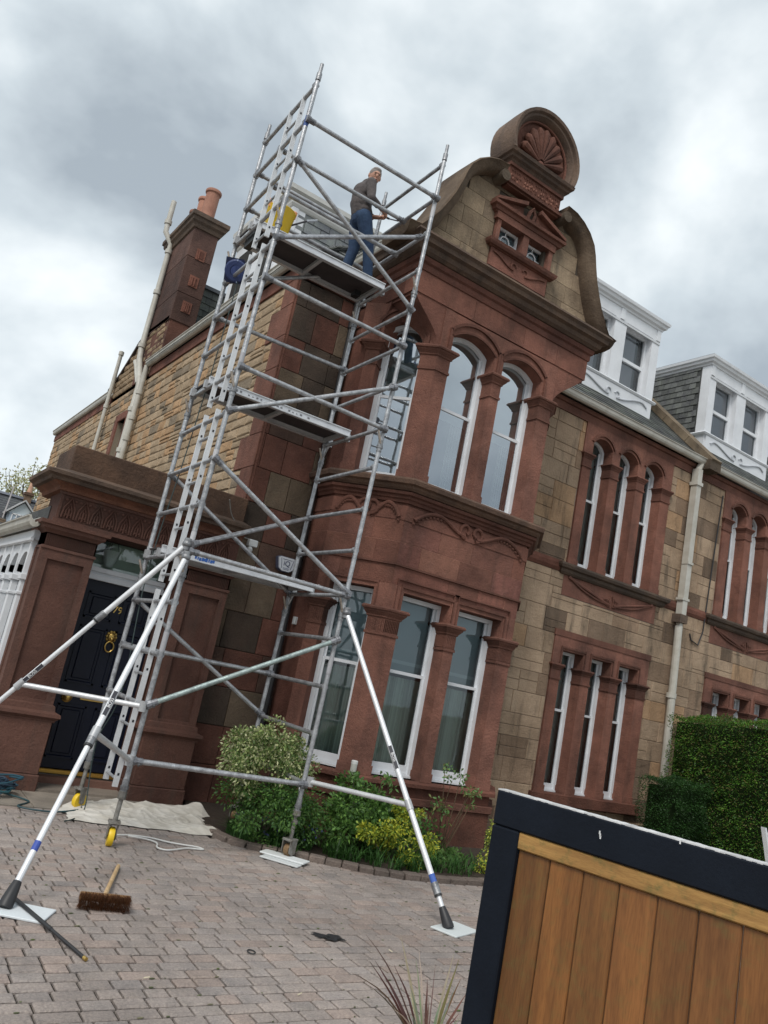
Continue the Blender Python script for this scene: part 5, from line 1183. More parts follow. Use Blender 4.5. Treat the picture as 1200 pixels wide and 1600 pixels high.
# pads
def board(name, c, u, w_, h_, z, t, label, tint, m=None, n=1):
    u = Vector((u[0], u[1], 0)).normalized(); v = Vector((-u.y, u.x, 0)); b = MB(TF((c[0], c[1], z), u, v)); b.bbox(-w_/2, w_/2, -h_/2, h_/2, 0, t, .003, tint); o_ = b.build(name, m or SOLID); tag(o_, label, 'board'); return o_
board('white_board', (4.315, 4.765), (.30, .11), .34, .22, .0, .013, 'white board under the foot of the right hand stabiliser', (.62, .66, .66))
board('white_board', (1.285, 4.985), (.25, -.15), .36, .24, .0, .013, 'white board on the paving under the left hand stabiliser foot', (.66, .70, .72))
board('white_board', (3.745, 6.43), (.62, -.78), .42, .15, .018, .014, 'upper white board under the front right wheel of the scaffold', (.68, .70, .70))
board('white_board', (3.665, 6.345), (.62, -.78), .36, .10, .003, .013, 'lower white board, beneath the other under the front right wheel', (.60, .62, .62))
# black pole, broom
b = MB(); b.tube((1.29, 5.12, .028), (1.40, 4.66, .020), .011, 10); b.tube((1.40, 4.66, .020), (1.487, 4.30, .012), .009, 10); b.m = 1; b.tube((1.487, 4.30, .012), (1.493, 4.275, .012), .010, 10); o = b.build('telescopic_pole', [BLACK, BRASS], smooth=True); tag(o, 'black telescopic pole lying on the paving with one end on the left board', 'pole')
br = thing('broom', 'wooden handled broom with brown bristles lying on the block paving', 'broom', (1.78, 5.05, 0))
b = MB(); b.tube((1.80, 5.12, .055), (2.13, 5.93, .014), .0145, 10); b.build('handle', WOODB, br, smooth=True)
hd = MB(TF((1.79, 5.06, 0), (.97, -.22, 0), (.22, .97, 0))); hd.bbox(-.15, .15, .0, .055, .035, .075, .006, (.5, .4, .3)); hd.build('head', WOODB, br)
b = MB(TF((1.79, 5.06, 0), (.97, -.22, 0), (.22, .97, 0)))
for i in range(1500):
    x, z = rr(-.148, .148), rr(.006, .088); k = rr(.4, 1.2); e = (x*1.06+rr(-.014, .014), -rr(.05, .075), z+rr(-.012, .014)-.008); b.add([(x-.0016, .005, z), (x+.0016, .005, z), e], [(0, 1, 2)], (.13*k, .052*k, .022*k))
b.build('bristles', LEAF, br)
# dust sheet
b = MB(); nx, ny = 150, 110; vs_ = []
def sheetz(u, v):
    h = 0
    for (a, c, ph, am) in ((5, 2, .3, .012), (11, 7, 1.1, .008), (3, 13, 2.2, .009), (19, 5, .4, .005), (7, 21, 3, .005)): h += am*abs(math.sin(a*u+c*v+ph+1.4*math.sin(4*v+ph)+1.1*math.sin(6*u)))
    w1 = u*9+2.2*math.sin(3.1*v+1)+1.1*math.sin(7*u+5*v); h += .030*(1-abs(math.sin(w1)))**2*(.4+.6*math.sin(3*u+4*v+1)**2)+.022*(1-abs(math.sin(v*14+2*math.sin(5*u)+u*4)))**3+.014*(1-abs(math.sin(u*31+v*17+2*math.sin(9*v))))**2
    h += .075*math.exp(-((v-.86)/.13)**2)*(.3+.7*abs(math.sin(5.2*u+.9+math.sin(13*u))))*(.4+u) + .05*math.exp(-((u-.9)/.10)**2)*abs(math.sin(9*v))
    return h+.012
for j in range(ny+1):
    for i in range(nx+1):
        u, v = i/nx, j/ny
        x = 2.02+1.42*u+.16*v+.05*math.sin(7*v+2*u)+.02*math.sin(19*v); yy = 7.18+.07*math.sin(3*u+1)-.10*u+(.98+.1*math.sin(5*u))*v*(.62+.5*u)+.02*math.sin(23*u)
        e_ = min(u, 1-u, v, 1-v); vs_.append((x, yy, .62*sheetz(u, v)*min(1, .25+e_*9)))
b.add(vs_, [(j*(nx+1)+i, j*(nx+1)+i+1, (j+1)*(nx+1)+i+1, (j+1)*(nx+1)+i) for j in range(ny) for i in range(nx)]); o = b.build('dust_sheet', CLOTH, smooth=True); tag(o, 'crumpled cream dust sheet spread on the ground before the door', 'dust sheet')
b = MB(); pts = [(2.36, 6.80, .02), (2.50, 6.86, .012), (2.66, 6.82, .012), (2.78, 6.72, .012), (2.90, 6.66, .012), (3.00, 6.62, .012), (3.03, 6.55, .012), (2.9, 6.56, .012), (2.78, 6.50, .012), (2.68, 6.46, .012), (2.62, 6.52, .012), (2.66, 6.66, .014), (2.60, 6.76, .014), (2.46, 6.80, .02)]
def smoothpts(p, n=6):
    p = [Vector(q) for q in p]; o_ = []
    for i in range(len(p)-1):
        a, b_, c, d = p[max(i-1, 0)], p[i], p[i+1], p[min(i+2, len(p)-1)]
        for k in range(n):
            t = k/n; o_.append(.5*((2*b_)+(c-a)*t+(2*a-5*b_+4*c-d)*t*t+(3*b_-a-3*c+d)*t**3))
    return o_+[p[-1]]
b.path(smoothpts(pts), .0065, 7, (.62, .62, .60)); o = b.build('white_rope', SOLID, smooth=True); tag(o, 'loose loop of white rope on the paving beside the yellow wheel', 'rope')
b = MB()
for i in range(9):
    cx, cy, r_ = 1.52+rr(-.05, .05), 8.02+rr(-.05, .05), rr(.13, .24); z0 = .03+i*.012
    b.path(smoothpts([(cx+r_*math.cos(a)*rr(.85, 1.15), cy+r_*.8*math.sin(a)*rr(.85, 1.15), z0+rr(0, .05)) for a in [k*.7 for k in range(11)]], 4), .009, 6, random.choice([(.02, .07, .10), (.015, .035, .06), (.03, .11, .13)]))
b.path(smoothpts([(1.6, 7.95, .05), (1.85, 7.80, .02), (1.72, 7.55, .02), (1.98, 7.45, .02), (2.25, 7.62, .02), (2.3, 7.75, .03)]), .008, 6, (.02, .06, .07)); o = b.build('coiled_hose', SOLID, smooth=True); tag(o, 'tangled dark green hose coiled on the ground left of the door', 'hose')
b = MB(); b.path(smoothpts([(2.03, 7.18, .01), (2.15, 7.3, .02), (2.30, 7.62, .05), (2.27, 7.70, .6), (2.33, 7.55, 1.1), (2.30, 7.62, 2.2), (2.33, 7.5, 3.4), (2.36, 7.45, 4.4), (2.38, 7.45, 5.3)]), .006, 6, (.03, .05, .05)); o = b.build('black_cable', SOLID, smooth=True); tag(o, 'thin dark cable hanging down inside the left frame of the scaffold', 'cable')
b = MB(); n = 12; vs_ = [(3.12+.16*(i/n-.5)+.02*math.sin(j*2.), 4.60+.10*(j/n-.5)+.02*math.sin(i*.8)-.05*(i/n-.5), .006+.005*abs(math.sin(i*.9+j*.7))) for j in range(n+1) for i in range(n+1)]
b.add(vs_, [(j*(n+1)+i, j*(n+1)+i+1, (j+1)*(n+1)+i+1, (j+1)*(n+1)+i) for j in range(n) for i in range(n)], (.9, .9, .9)); o = b.build('black_rag', BLACK); tag(o, 'small flat black rag lying on the block paving', 'rag')
b = MB(); b.path([(2.46+.022*math.cos(a), 4.37+.03*math.sin(a), .008) for a in [k*.5 for k in range(13)]], .004, 5, (.03, .03, .03)); o = b.build('rubber_ring', SOLID); tag(o, 'tiny black ring lying on the block paving', 'ring')
f = MB()
for i in range(420):
    x = rr(.4, 6.2); y = rr(1.6, 7.3)
    if inbed(x, y-.05): continue
    y = .9+round((y-.9)/.102)*.102; f.ell((x, y, .000), (rr(.004, .018), rr(.003, .006), rr(.002, .005)), 6, 3, random.choice([(.10, .13, .04), (.16, .15, .09), (.08, .09, .04)]))
o = f.build('joint_moss', SOLID); tag(o, 'scattered moss and grit in the joints of the block paving', 'moss', kind='stuff')
for i, (x, y, lb) in enumerate(((1.72, 4.05, 'tiny pale wood chip on the paving nearest the end of the black pole'), (2.46, 3.80, 'tiny pale wood chip on the paving in front of the small black ring'), (3.45, 4.35, 'tiny pale wood chip on the paving between the black rag and the right board'))):
    f = MB(); a = rr(0, 3); f.path([(x, y, .008), (x+.03*math.cos(a), y+.03*math.sin(a), .012)], [.004, .003], 5, (.62, .55, .40)); o = f.build('wood_chip', SOLID); tag(o, lb, 'chip', 'pale chips on the paving')
# sill lantern, alarm box, cameras
la = thing('white_canister', 'small white canister standing on the stone sill of the bay', 'canister', (4.87, 7.33, .665)); b = MB(); b.lathe((4.87, 7.335, .665), [(0, 0), (.032, 0), (.034, .01), (.034, .105), (0, .106)], 16, tint=(.55, .55, .50)); b.build('can', SOLID, la, smooth=True); b = MB(); b.lathe((4.87, 7.335, .77), [(0, 0), (.036, 0), (.036, .03), (.03, .036), (0, .036)], 16, tint=(.72, .72, .70)); b.build('lid', SOLID, la, smooth=True)
al = thing('alarm_box', 'white and blue burglar alarm box marked iQ on the wall beside the bay', 'alarm box', (4.10, 8.47, 2.76))
sh = [(-.125, .07), (-.09, .085), (.09, .085), (.125, .07), (.095, -.06), (.05, -.09), (-.05, -.09), (-.095, -.06)]
b = MB(TF((4.10, 8.475, 2.76), (1, 0, 0), (0, 1, 0))); b.prism(sh, -.06, .0, (.10, .11, .17)); b.build('base', SOLID, al)
b = MB(TF((4.10, 8.475, 2.76), (1, 0, 0), (0, 1, 0))); b.prism([(x*.93, z*.93) for x, z in sh], -.078, -.06, (.72, .74, .78)); b.build('cover', SOLID, al)
b = MB(TF((4.10, 8.475, 2.76), (1, 0, 0), (0, 1, 0)))
for sg in (-1, 1): b.prism([(sg*.085, .062), (sg*.080, .062), (sg*.055, -.055), (sg*.060, -.055)][::sg], -.081, -.078, (.07, .08, .16))
b.prism([(-.062, .055), (.062, .055), (.062, .05), (-.062, .05)], -.081, -.078, (.07, .08, .16)); b.box(-.04, .04, -.081, -.078, -.052, -.045, (.3, .32, .4)); b.box(-.035, .035, -.081, -.078, -.066, -.060, (.3, .32, .4)); b.build('printed_lines', SOLID, al)
textmesh('lettering', 'iQ', .085, TF((4.10, 8.396, 2.765), (1, 0, 0), (0, 1, 0)), SOLID, al, tint=(.02, .03, .10))
cm = thing('security_light', 'small white sensor unit on the wall above the porch corner', 'sensor', (3.63, 8.46, 2.88)); b = MB(); b.bbox(3.58, 3.69, 8.40, 8.48, 2.85, 2.93, .008, (.66, .68, .68)); b.build('housing', SOLID, cm); b = MB(); b.ell((3.61, 8.42, 2.81), (.035, .035, .04), tint=(.62, .63, .62)); b.build('sensor_dome', SOLID, cm, smooth=True)
b = MB(); b.path(smoothpts([(3.62, 8.46, 2.93), (3.5, 8.44, 2.94), (3.38, 8.36, 3.02), (3.25, 8.30, 3.12), (3.15, 8.2, 3.25)]), .007, 6, (.28, .27, .25)); o = b.build('wire', SOLID); o.parent = cm; o.matrix_parent_inverse = Matrix.Translation(-ORG[cm])
b = MB(); b.bbox(4.31, 4.38, 8.30, 8.36, 2.10, 2.19, .006, (.6, .62, .62)); o = b.build('junction_box', SOLID); tag(o, 'small white junction box on the black pipe left of the bay', 'junction box')

# ================================================================== GATE (foreground)
go, gd = Vector((2.367, 2.499, 0)), Vector((.236, -.972, 0)).normalized(); gn = Vector((-gd.y, gd.x, 0))   # gn points away from the camera side
if gn.dot(Vector((0, 0, 0))-go) > 0: gn = -gn
gt = thing('driveway_gate', 'navy framed wooden driveway gate standing ajar in the foreground', 'gate', tuple(go)); GT = TF(tuple(go), gd, gn); GL = 2.0
b = MB(GT); b.bbox(0, .125, 0, .065, .06, 1.163, .006); b.build('stile', NAVYG, gt)
b = MB(GT); b.bbox(0, GL, 0, .065, 1.165, 1.298, .006); tr_ = b.build('top_rail', NAVYG, gt)
b = MB(GT); 
for i in range(120): u = i/120*GL; b.box(u, u+GL/120+.001, .003+rr(0, .003), .062, 1.2965, 1.3005+rr(0, .0015), (.62+rr(-.12, .1),)*3)
b.build('worn_top_edge', SOLID, tr_); b = MB(GT)
for (x, z) in ((.46, 1.235), (.462, 1.228), (.457, 1.243), (.75, 1.288)): b.box(x, x+.005, -.002, 0, z, z+.012, (.7, .7, .7))
b.build('paint_chips', SOLID, tr_)
b = MB(GT); b.bbox(GL-.125, GL, 0, .065, .06, 1.163, .006); b.bbox(.126, GL-.126, 0, .065, .06, .20, .006); b.build('bottom_rail', NAVYG, gt)
b = MB(GT); b.bbox(.122, GL-.13, .008, .05, 1.10, 1.1625, .005); b.build('wood_rail', WOODR, gt)
u = .125; i = 0
while u < GL-.14:
    b = MB(GT); k = (.80, 1.12, .95, 1.2, .88, 1.05, 1.1, .9)[i % 8]; b.bbox(u+.0015, u+.1385, .022, .042, .20, 1.10, .004, (k, k*rr(.96, 1.03), k*rr(.9, 1.05))); b.build('board', WOODG, gt); u += .141; i += 1

# ================================================================== PLANTS
def leaf(mb, p, d, up_, l, w_, t, droop=.15):
    p = Vector(p); d = Vector(d).normalized(); sd = d.cross(up_)
    if sd.length < 1e-3: sd = d.orthogonal()
    sd = sd.normalized()*w_/2; q = p+d*l*.55-Vector((0, 0, droop*l*.3)); e_ = p+d*l-Vector((0, 0, droop*l))
    mb.add([p, q+sd, e_, q-sd], [(0, 1, 2, 3)], t)
def rv():
    while 1:
        v = Vector((rr(-1, 1), rr(-1, 1), rr(-1, 1)))
        if .05 < v.length < 1: return v.normalized()
PB = 1.45
def cloud(mb, c, r_, n, size, cols, clumps=14, shell=.55, zmin=.02, spread=.42):
    """leaves gathered in clumps through an ellipsoid"""
    c = Vector(c); cl = []
    for i in range(clumps):
        v = rv(); v.z = abs(v.z) if rr(0, 1) < .7 else v.z; k = rr(shell, 1.0); cl.append((c+Vector((v.x*r_[0], v.y*r_[1], v.z*r_[2]))*k, rr(.6, 1.2)))
    for i in range(n):
        cc, sc_ = random.choice(cl); v = rv()*(random.random()**.4)*spread*sc_; p = cc+Vector((v.x*r_[0], v.y*r_[1], v.z*r_[2]))
        if p.z < zmin: continue
        col = random.choice(cols); k = rr(.6, 1.3)*PB; d = (v.normalized()+rv()*.7).normalized()
        leaf(mb, p, d, rv(), size*rr(.6, 1.3), size*rr(.35, .6), (col[0]*k, col[1]*k, col[2]*k))
def stems(mb, base, tips, r_=.008, t=(.10, .08, .05)):
    for tp in tips: mb.path(smoothpts([base, Vector(base).lerp(Vector(tp), .5)+Vector((rr(-.03, .03), rr(-.03, .03), .03)), tp], 4), [r_*(1-.7*i/8) for i in range(9)], 5, t)
def plant(name, label, cat, base, fol, stm=None, group=None):
    if base[0] > 4:
        cc = Vector((0, 0, CH)); k = 1.035; base = tuple(cc+(Vector(base)-cc)*k)
        for q in (fol, stm):
            if q: q.v = [cc+(v-cc)*k for v in q.v]
    t = thing(name, label, cat, base, group); fol.build('foliage', LEAF, t)
    if stm: stm.build('stem', BARK, t)
    return t
f = MB(); cloud(f, (3.68, 7.02, .68), (.42, .34, .36), 11000, .036, [(.24, .30, .11), (.38, .40, .20), (.42, .42, .26), (.10, .16, .05), (.08, .13, .04)], 44, .6, spread=.34); s_ = MB(); stems(s_, (3.66, 7.05, .02), [(3.66+rr(-.25, .25), 7.0+rr(-.2, .2), rr(.5, .85)) for i in range(9)], .012, (1, 1, 1))
plant('variegated_shrub', 'rounded cream and green variegated shrub beside the porch at the scaffold foot', 'shrub', (3.66, 7.05, .02), f, s_)
f = MB(); cloud(f, (3.78, 6.90, .28), (.46, .42, .30), 10000, .034, [(.05, .11, .025), (.07, .15, .03), (.04, .09, .03), (.09, .17, .04)], 34, .35, spread=.4); s_ = MB(); stems(s_, (3.75, 7.0, .02), [(3.75+rr(-.25, .25), 6.95+rr(-.2, .2), rr(.2, .4)) for i in range(6)], .008, (1, 1, 1))
plant('green_fern_shrub', 'low dark green ferny shrub growing under the variegated shrub', 'shrub', (3.75, 7.0, .02), f, s_)
f = MB(); cloud(f, (4.56, 6.60, .34), (.48, .34, .36), 6500, .050, [(.06, .13, .03), (.09, .18, .04), (.05, .10, .03), (.12, .22, .05)], 26, .4, spread=.4); s_ = MB(); tips = [(4.62+rr(-.35, .35), 6.6+rr(-.25, .25), rr(.45, .80)) for i in range(9)]; stems(s_, (4.62, 6.62, .02), tips, .008, (1, 1, 1))
for tp in tips: cloud(f, tp, (.07, .07, .05), 40, .05, [(.09, .18, .05), (.14, .24, .08)], 3, .2)
plant('rose_bush', 'green leafed rose bush below the left window of the bay', 'bush', (4.62, 6.62, .02), f, s_)
f = MB()
for c_ in ((4.66, 6.18, .34, .17), (4.42, 6.20, .30, .10), (5.05, 6.2, .20, .15), (4.85, 6.10, .10, .12), (4.93, 6.35, .48, .12), (4.70, 6.28, .18, .14)): cloud(f, c_[:3], (c_[3]*1.15, c_[3], c_[3]), 620, .034, [(.26, .28, .03), (.36, .36, .04), (.20, .25, .03), (.10, .17, .03)], 8, .4)
s_ = MB(); stems(s_, (4.75, 6.25, .02), [(4.66, 6.2, .4), (4.42, 6.2, .3), (5.05, 6.2, .25), (4.93, 6.35, .5)], .008, (1, 1, 1)); plant('golden_shrub', 'bright yellow green shrub in front of the bay, crossed by the stabiliser arm', 'shrub', (4.75, 6.25, .02), f, s_)
f = MB(); s_ = MB(); tips = [(5.55+rr(-.28, .25), 6.45+rr(-.12, .12), rr(.45, .92)) for i in range(11)]; stems(s_, (5.5, 6.5, .02), tips, .010, (1.1, .9, .7))
for tp in tips: cloud(f, tp, (.09, .08, .06), 26, .045, [(.10, .18, .06), (.16, .16, .06), (.07, .14, .04)], 3, .2)
cloud(f, (5.5, 6.4, .12), (.25, .15, .12), 500, .05, [(.06, .12, .03), (.10, .17, .05)], 8, .3)
plant('bare_rose', 'thin stemmed sparse rose in front of the right windows of the bay', 'bush', (5.5, 6.5, .02), f, s_)
f = MB(); cloud(f, (5.78, 6.02, .15), (.13, .12, .17), 900, .032, [(.34, .38, .05), (.48, .46, .08), (.12, .2, .05)], 10, .4); cloud(f, (5.95, 6.2, .3), (.08, .08, .25), 500, .03, [(.38, .40, .07), (.16, .22, .05)], 6, .4); plant('small_golden_shrub', 'small upright yellow green shrub next to the edge of the gate', 'shrub', (5.8, 6.05, .02), f)
f = MB(); cloud(f, (5.05, 6.55, .22), (.45, .25, .28), 4200, .045, [(.05, .12, .03), (.07, .15, .035)], 18, .3); plant('dark_shrub', 'dark green shrub at the foot of the bay behind the golden shrub', 'shrub', (5.05, 6.55, .02), f)
def blade(mb, p, ang, l, w_, t, lean=.6, n=4):
    d = Vector((math.cos(ang), math.sin(ang), 0)); sd = Vector((-d.y, d.x, 0)); pts = []
    for i in range(n+1):
        u = i/n; pts.append(Vector(p)+d*l*lean*u**1.6+Vector((0, 0, l*(u-.45*lean*u*u*1.2))))
    V = []
    for i, q in enumerate(pts): ww = w_*(1-(i/n)**2)*.5+.0004; V += [q+sd*ww, q-sd*ww]
    mb.add(V, [(2*i, 2*i+1, 2*i+3, 2*i+2) for i in range(n)], t)
f = MB()
def kerb_y(x):
    for (a, b_), (c, d) in zip(KERB, KERB[1:]):
        if a <= x <= c: return b_+(d-b_)*(x-a)/(c-a)
    return 6.0
for k in range(80):
    x = rr(3.5, 6.2); y = kerb_y(x)+rr(.14, .5); n = random.randint(14, 34) if x < 5.3 else random.randint(4, 12); hh = rr(.7, 1.1)
    for i in range(n):
        k_ = rr(.35, 1.35); blade(f, (x+rr(-.05, .05), y+rr(-.05, .05), .03), rr(0, 6.283), rr(.14, .30)*hh, rr(.007, .013), (.06*k_, .15*k_, .035*k_), rr(.4, 1.1))
o = f.build('strappy_ground_cover', LEAF); tag(o, 'strap leaved green ground cover along the inside of the brick kerb', 'ground cover', kind='stuff')
f = MB()
for i in range(60): x = rr(3.5, 4.2); p = (x, kerb_y(x)+rr(.15, .5), rr(.10, .26)); f.ell(p, (.009, .009, .010), 5, 3, (.10, .12, .26))
o = f.build('bluebells', LEAF); tag(o, 'small blue flowers among the leaves below the variegated shrub', 'flowers', kind='stuff')
# spiky foreground plant
f = MB(); base = Vector((2.60, 2.92, .06))
def spike(tip, w_, t, bend=.0):
    tip = Vector(tip); n = 7; V = []; cv = (Vector((0, 0, CH))-tip); dd = (tip-base); sd = dd.cross(cv).normalized()
    for i in range(n+1):
        u = i/n; q = base.lerp(tip, u)+Vector((0, 0, bend*math.sin(u*math.pi)))+Vector((rr(-.002, .002), 0, 0)); ww = w_*(.55+.8*u*(1-u)*1.6)*(1-u**3)*.5+.0005; V += [q+sd*ww+cv.normalized()*.004*(i % 2), q-sd*ww]
    f.add(V, [(2*i, 2*i+1, 2*i+3, 2*i+2) for i in range(n)], t)
def onp(px, py, y):
    d = cr*((px-600)/FPX)+cu*(-(py-800)/FPX)+fw; t = y/d.y; return Vector((0, 0, CH))+d*t
random.seed(11)
tan_, red_, grn = (.56, .52, .38), (.20, .115, .085), (.40, .44, .28)
for (px, py, y, w_, t, bd) in ((572, 1460, 2.75, .006, red_, .06), (586, 1500, 2.85, .013, red_, .03), (578, 1503, 2.95, .010, (.12, .06, .05), .03), (627, 1464, 2.9, .013, tan_, .02), (654, 1480, 3.0, .009, tan_, .03), (616, 1508, 2.8, .009, red_, .04), (668, 1530, 2.9, .016, (.22, .12, .08), .0),
    (709, 1490, 2.85, .012, tan_, .01), (718, 1497, 2.95, .014, (.26, .17, .09), .01), (703, 1512, 3.0, .010, tan_, .02), (681, 1506, 3.05, .005, red_, .0), (731, 1550, 2.9, .013, (.2, .12, .08), .02), (721, 1528, 2.8, .012, (.24, .13, .08), .02), (550, 1520, 2.75, .006, red_, .07), (568, 1534, 2.8, .005, red_, .05),
    (640, 1540, 2.85, .012, grn, .03), (690, 1560, 2.8, .014, grn, .02), (700, 1575, 2.75, .012, grn, .01), (660, 1570, 2.9, .012, tan_, .02), (735, 1590, 2.8, .010, tan_, .02), (610, 1575, 2.75, .006, tan_, .05), (650, 1500, 2.95, .008, grn, .02), (712, 1540, 2.75, .012, grn, .0)): spike(onp(px, py, y), w_*1.15, tuple(c_*rr(.8, 1.15) for c_ in t), bd)
for i in range(50): a = rr(0, 6.28); spike(base+Vector((math.cos(a)*rr(.04, .22), math.sin(a)*rr(.04, .22), rr(.06, .26))), rr(.006, .012), tuple(c_*rr(.7, 1.1) for c_ in random.choice((tan_, grn, grn, red_))), .02)
pl = thing('spiky_plant', 'spiky plant with long reddish and straw coloured leaves in front of the gate edge', 'plant', tuple(base)); f.build('foliage', LEAF, pl)
b = MB(); b.lathe((2.60, 2.92, -.0), [(0, 0), (.12, 0), (.14, .03), (.10, .07), (0, .08)], 16); b.build('root_mound', SOIL, pl, smooth=True)
# hedges
random.seed(5)
def hedge(name, label, x0, x1, y0, y1, z1a, z1b, n, cols, size=.05, faces='xyz'):
    t = thing(name, label, 'hedge', ((x0+x1)/2, (y0+y1)/2, 0)); b = MB()
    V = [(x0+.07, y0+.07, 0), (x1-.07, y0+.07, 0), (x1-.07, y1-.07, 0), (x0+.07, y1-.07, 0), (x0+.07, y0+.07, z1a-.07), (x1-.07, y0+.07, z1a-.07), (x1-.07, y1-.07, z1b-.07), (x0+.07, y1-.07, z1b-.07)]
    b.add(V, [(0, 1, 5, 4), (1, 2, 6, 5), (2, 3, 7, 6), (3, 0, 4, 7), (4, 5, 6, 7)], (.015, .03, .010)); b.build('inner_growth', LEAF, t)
    f = MB(); A1, A2, A3 = (y1-y0)*z1a, (x1-x0)*z1a, (x1-x0)*(y1-y0); tot = A1+A2+A3
    for i in range(n):
        r_ = rr(0, tot); bump = lambda a, c: .035*math.sin(a*5+c*3)+.025*math.sin(a*11-c*7)+.03*math.sin(c*13+a*2)
        if r_ < A1: yy, u = rr(y0, y1), random.random(); zt = z1a+(z1b-z1a)*(yy-y0)/(y1-y0); z = u*zt; p = Vector((x0+bump(yy, z)-.02, yy, z)); nr = Vector((-1, 0, .2))
        elif r_ < A1+A2: xx, z = rr(x0, x1), rr(0, z1a); p = Vector((xx, y0+bump(xx, z)-.02, z)); nr = Vector((0, -1, .2))
        else: xx, yy = rr(x0, x1), rr(y0, y1); zt = z1a+(z1b-z1a)*(yy-y0)/(y1-y0); p = Vector((xx, yy, zt+bump(xx, yy)*.8)); nr = Vector((0, 0, 1))
        p += rv()*rr(0, .035); cl = .5+.5*math.sin(p.y*9+p.z*7+math.sin(p.z*15)*1.4); k = rr(.5, 1.2)*(.65+.55*cl); c_ = random.choice(cols)
        leaf(f, p, (nr+rv()*.9), rv(), size*rr(.6, 1.2), size*rr(.3, .5), (c_[0]*k, c_[1]*k, c_[2]*k))
    f.build('foliage', LEAF, t)
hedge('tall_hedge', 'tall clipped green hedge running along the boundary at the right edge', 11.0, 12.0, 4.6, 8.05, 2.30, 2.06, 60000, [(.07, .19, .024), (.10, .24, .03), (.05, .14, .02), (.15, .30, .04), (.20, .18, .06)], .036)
hedge('low_hedge', 'lower dark green hedge block in front of the tall hedge, below the pipe', 10.1, 10.95, 7.2, 7.75, 1.14, 1.10, 16000, [(.03, .085, .02), (.04, .11, .025)], .030)
ld = thing('step_ladder', 'top of an aluminium ladder showing above the gate at the right edge', 'ladder', (8.75, 5.0, 0))
for x in (8.62, 8.92): b = MB(); b.loft([[(x+a, 5.0-.25+c, 0) for a, c in ((0, 0), (.03, 0), (.03, .05), (0, .05))], [(x+a, 5.0+c, .97) for a, c in ((0, 0), (.03, 0), (.03, .05), (0, .05))]]); b.build('stile', ALUW, ld)
for i in range(5): z = .1+i*.2; b = MB(); b.box(8.65, 8.92, 5.0-.25*(1-z/.97)+.01, 5.0-.25*(1-z/.97)+.04, z, z+.025); b.build('rung', ALUW, ld)

# ================================================================== BACKGROUND
dh = thing('distant_house', 'distant slate roofed house with a small gabled dormer at the left edge', 'house', (2, 30, 0))
b = MB(); b.box(-6, 4.4, 30, 36, 0, 4.6, (.6, .6, .6)); b.build('wall', BUFF, dh)
b = MB(); b.T = None; b.add([(-6.2, 29.8, 4.3), (5.0, 29.8, 4.3), (5.0, 31.4, 5.62), (-6.2, 31.4, 5.62), (5.0, 33, 4.3), (-6.2, 33, 4.3)], [(0, 1, 2, 3), (3, 2, 4, 5), (1, 4, 2), (0, 3, 5)], (.9, .9, 1))
for i in range(14): z = 4.35+i*.095; b.box(-6.2, 4.98, 29.79+i*.115-.02, 29.80+i*.115, z, z+.012, (.45, .45, .5))
b.build('roof', SLATE, dh)
b = MB(); b.box(-6.2, 5.0, 31.3, 31.5, 5.60, 5.68, (1.2, 1.2, 1.3)); b.build('roof_ridge', LEAD, dh)
b = MB(); b.box(3.85, 4.65, 29.7, 31, 4.3, 4.85, (.42, .50, .58)); b.prism([(3.80, 4.85), (4.70, 4.85), (4.22, 5.28)], 29.72, 31, (.50, .56, .58)); d2 = b.build('dormer', SOLID, dh)
b = MB()
for p, q in (((3.72, 4.82), (4.22, 5.33)), ((4.22, 5.33), (4.74, 4.82))): b.prism([p, q, (q[0], q[1]+.06), (p[0], p[1]+.06)], 29.6, 31, (.45, .45, .45))
b.build('barge_board', SOLID, d2)
b = MB()
for x in (3.92, 4.06, 4.20, 4.36, 4.50): b.box(x, x+.03, 29.66, 29.70, 4.45, 4.84, (.8, .8, .8))
b.box(3.92, 4.53, 29.66, 29.70, 4.81, 4.85, (.8, .8, .8)); b.build('window', SOLID, d2)
b = MB(); b.bbox(4.36, 4.62, 31.2, 31.6, 5.2, 5.86, .01, (.55, .5, .48)); b.box(4.33, 4.65, 31.15, 31.65, 5.78, 5.88, (.35, .3, .3)); c2 = b.build('chimney', BUFF, dh)
b = MB(); b.lathe((4.50, 31.4, 5.88), [(.10, 0), (.06, .35), (.07, .42), (.05, .42)], 10, tint=(1.6, 2.0, 2.0)); b.build('chimney_pot', CLAY, c2)
b = MB(); b.tube((3.68, 29.7, 4.6), (3.74, 29.7, 5.75), .025, 6, tint=(.45, .42, .42)); b.build('vent_pipe', SOLID, dh)
t = thing('distant_tree', 'pale thinly leaved tree behind the distant roof at the left edge', 'tree', (5.6, 38, 0)); b = MB(); b.path([(5.6, 38, 0), (5.65, 38, 3), (5.6, 38, 6)], [.25, .18, .1], 8)
for i in range(14): a = rr(0, 6.28); b.path([(5.6, 38, rr(4, 5.8)), (5.6+math.cos(a)*.9, 38+math.sin(a)*.6, rr(5.8, 7)), (5.6+math.cos(a)*1.5, 38+math.sin(a), rr(6.4, 8.2))], [.05, .03, .01], 5)
b.build('trunk', BARK, t); f = MB(); cloud(f, (5.6, 38, 6.6), (2.0, 1.4, 1.7), 1500, .16, [(.30, .30, .16), (.38, .36, .22), (.22, .24, .12)], 60, .25, spread=.22); f.build('crown', LEAF, t)

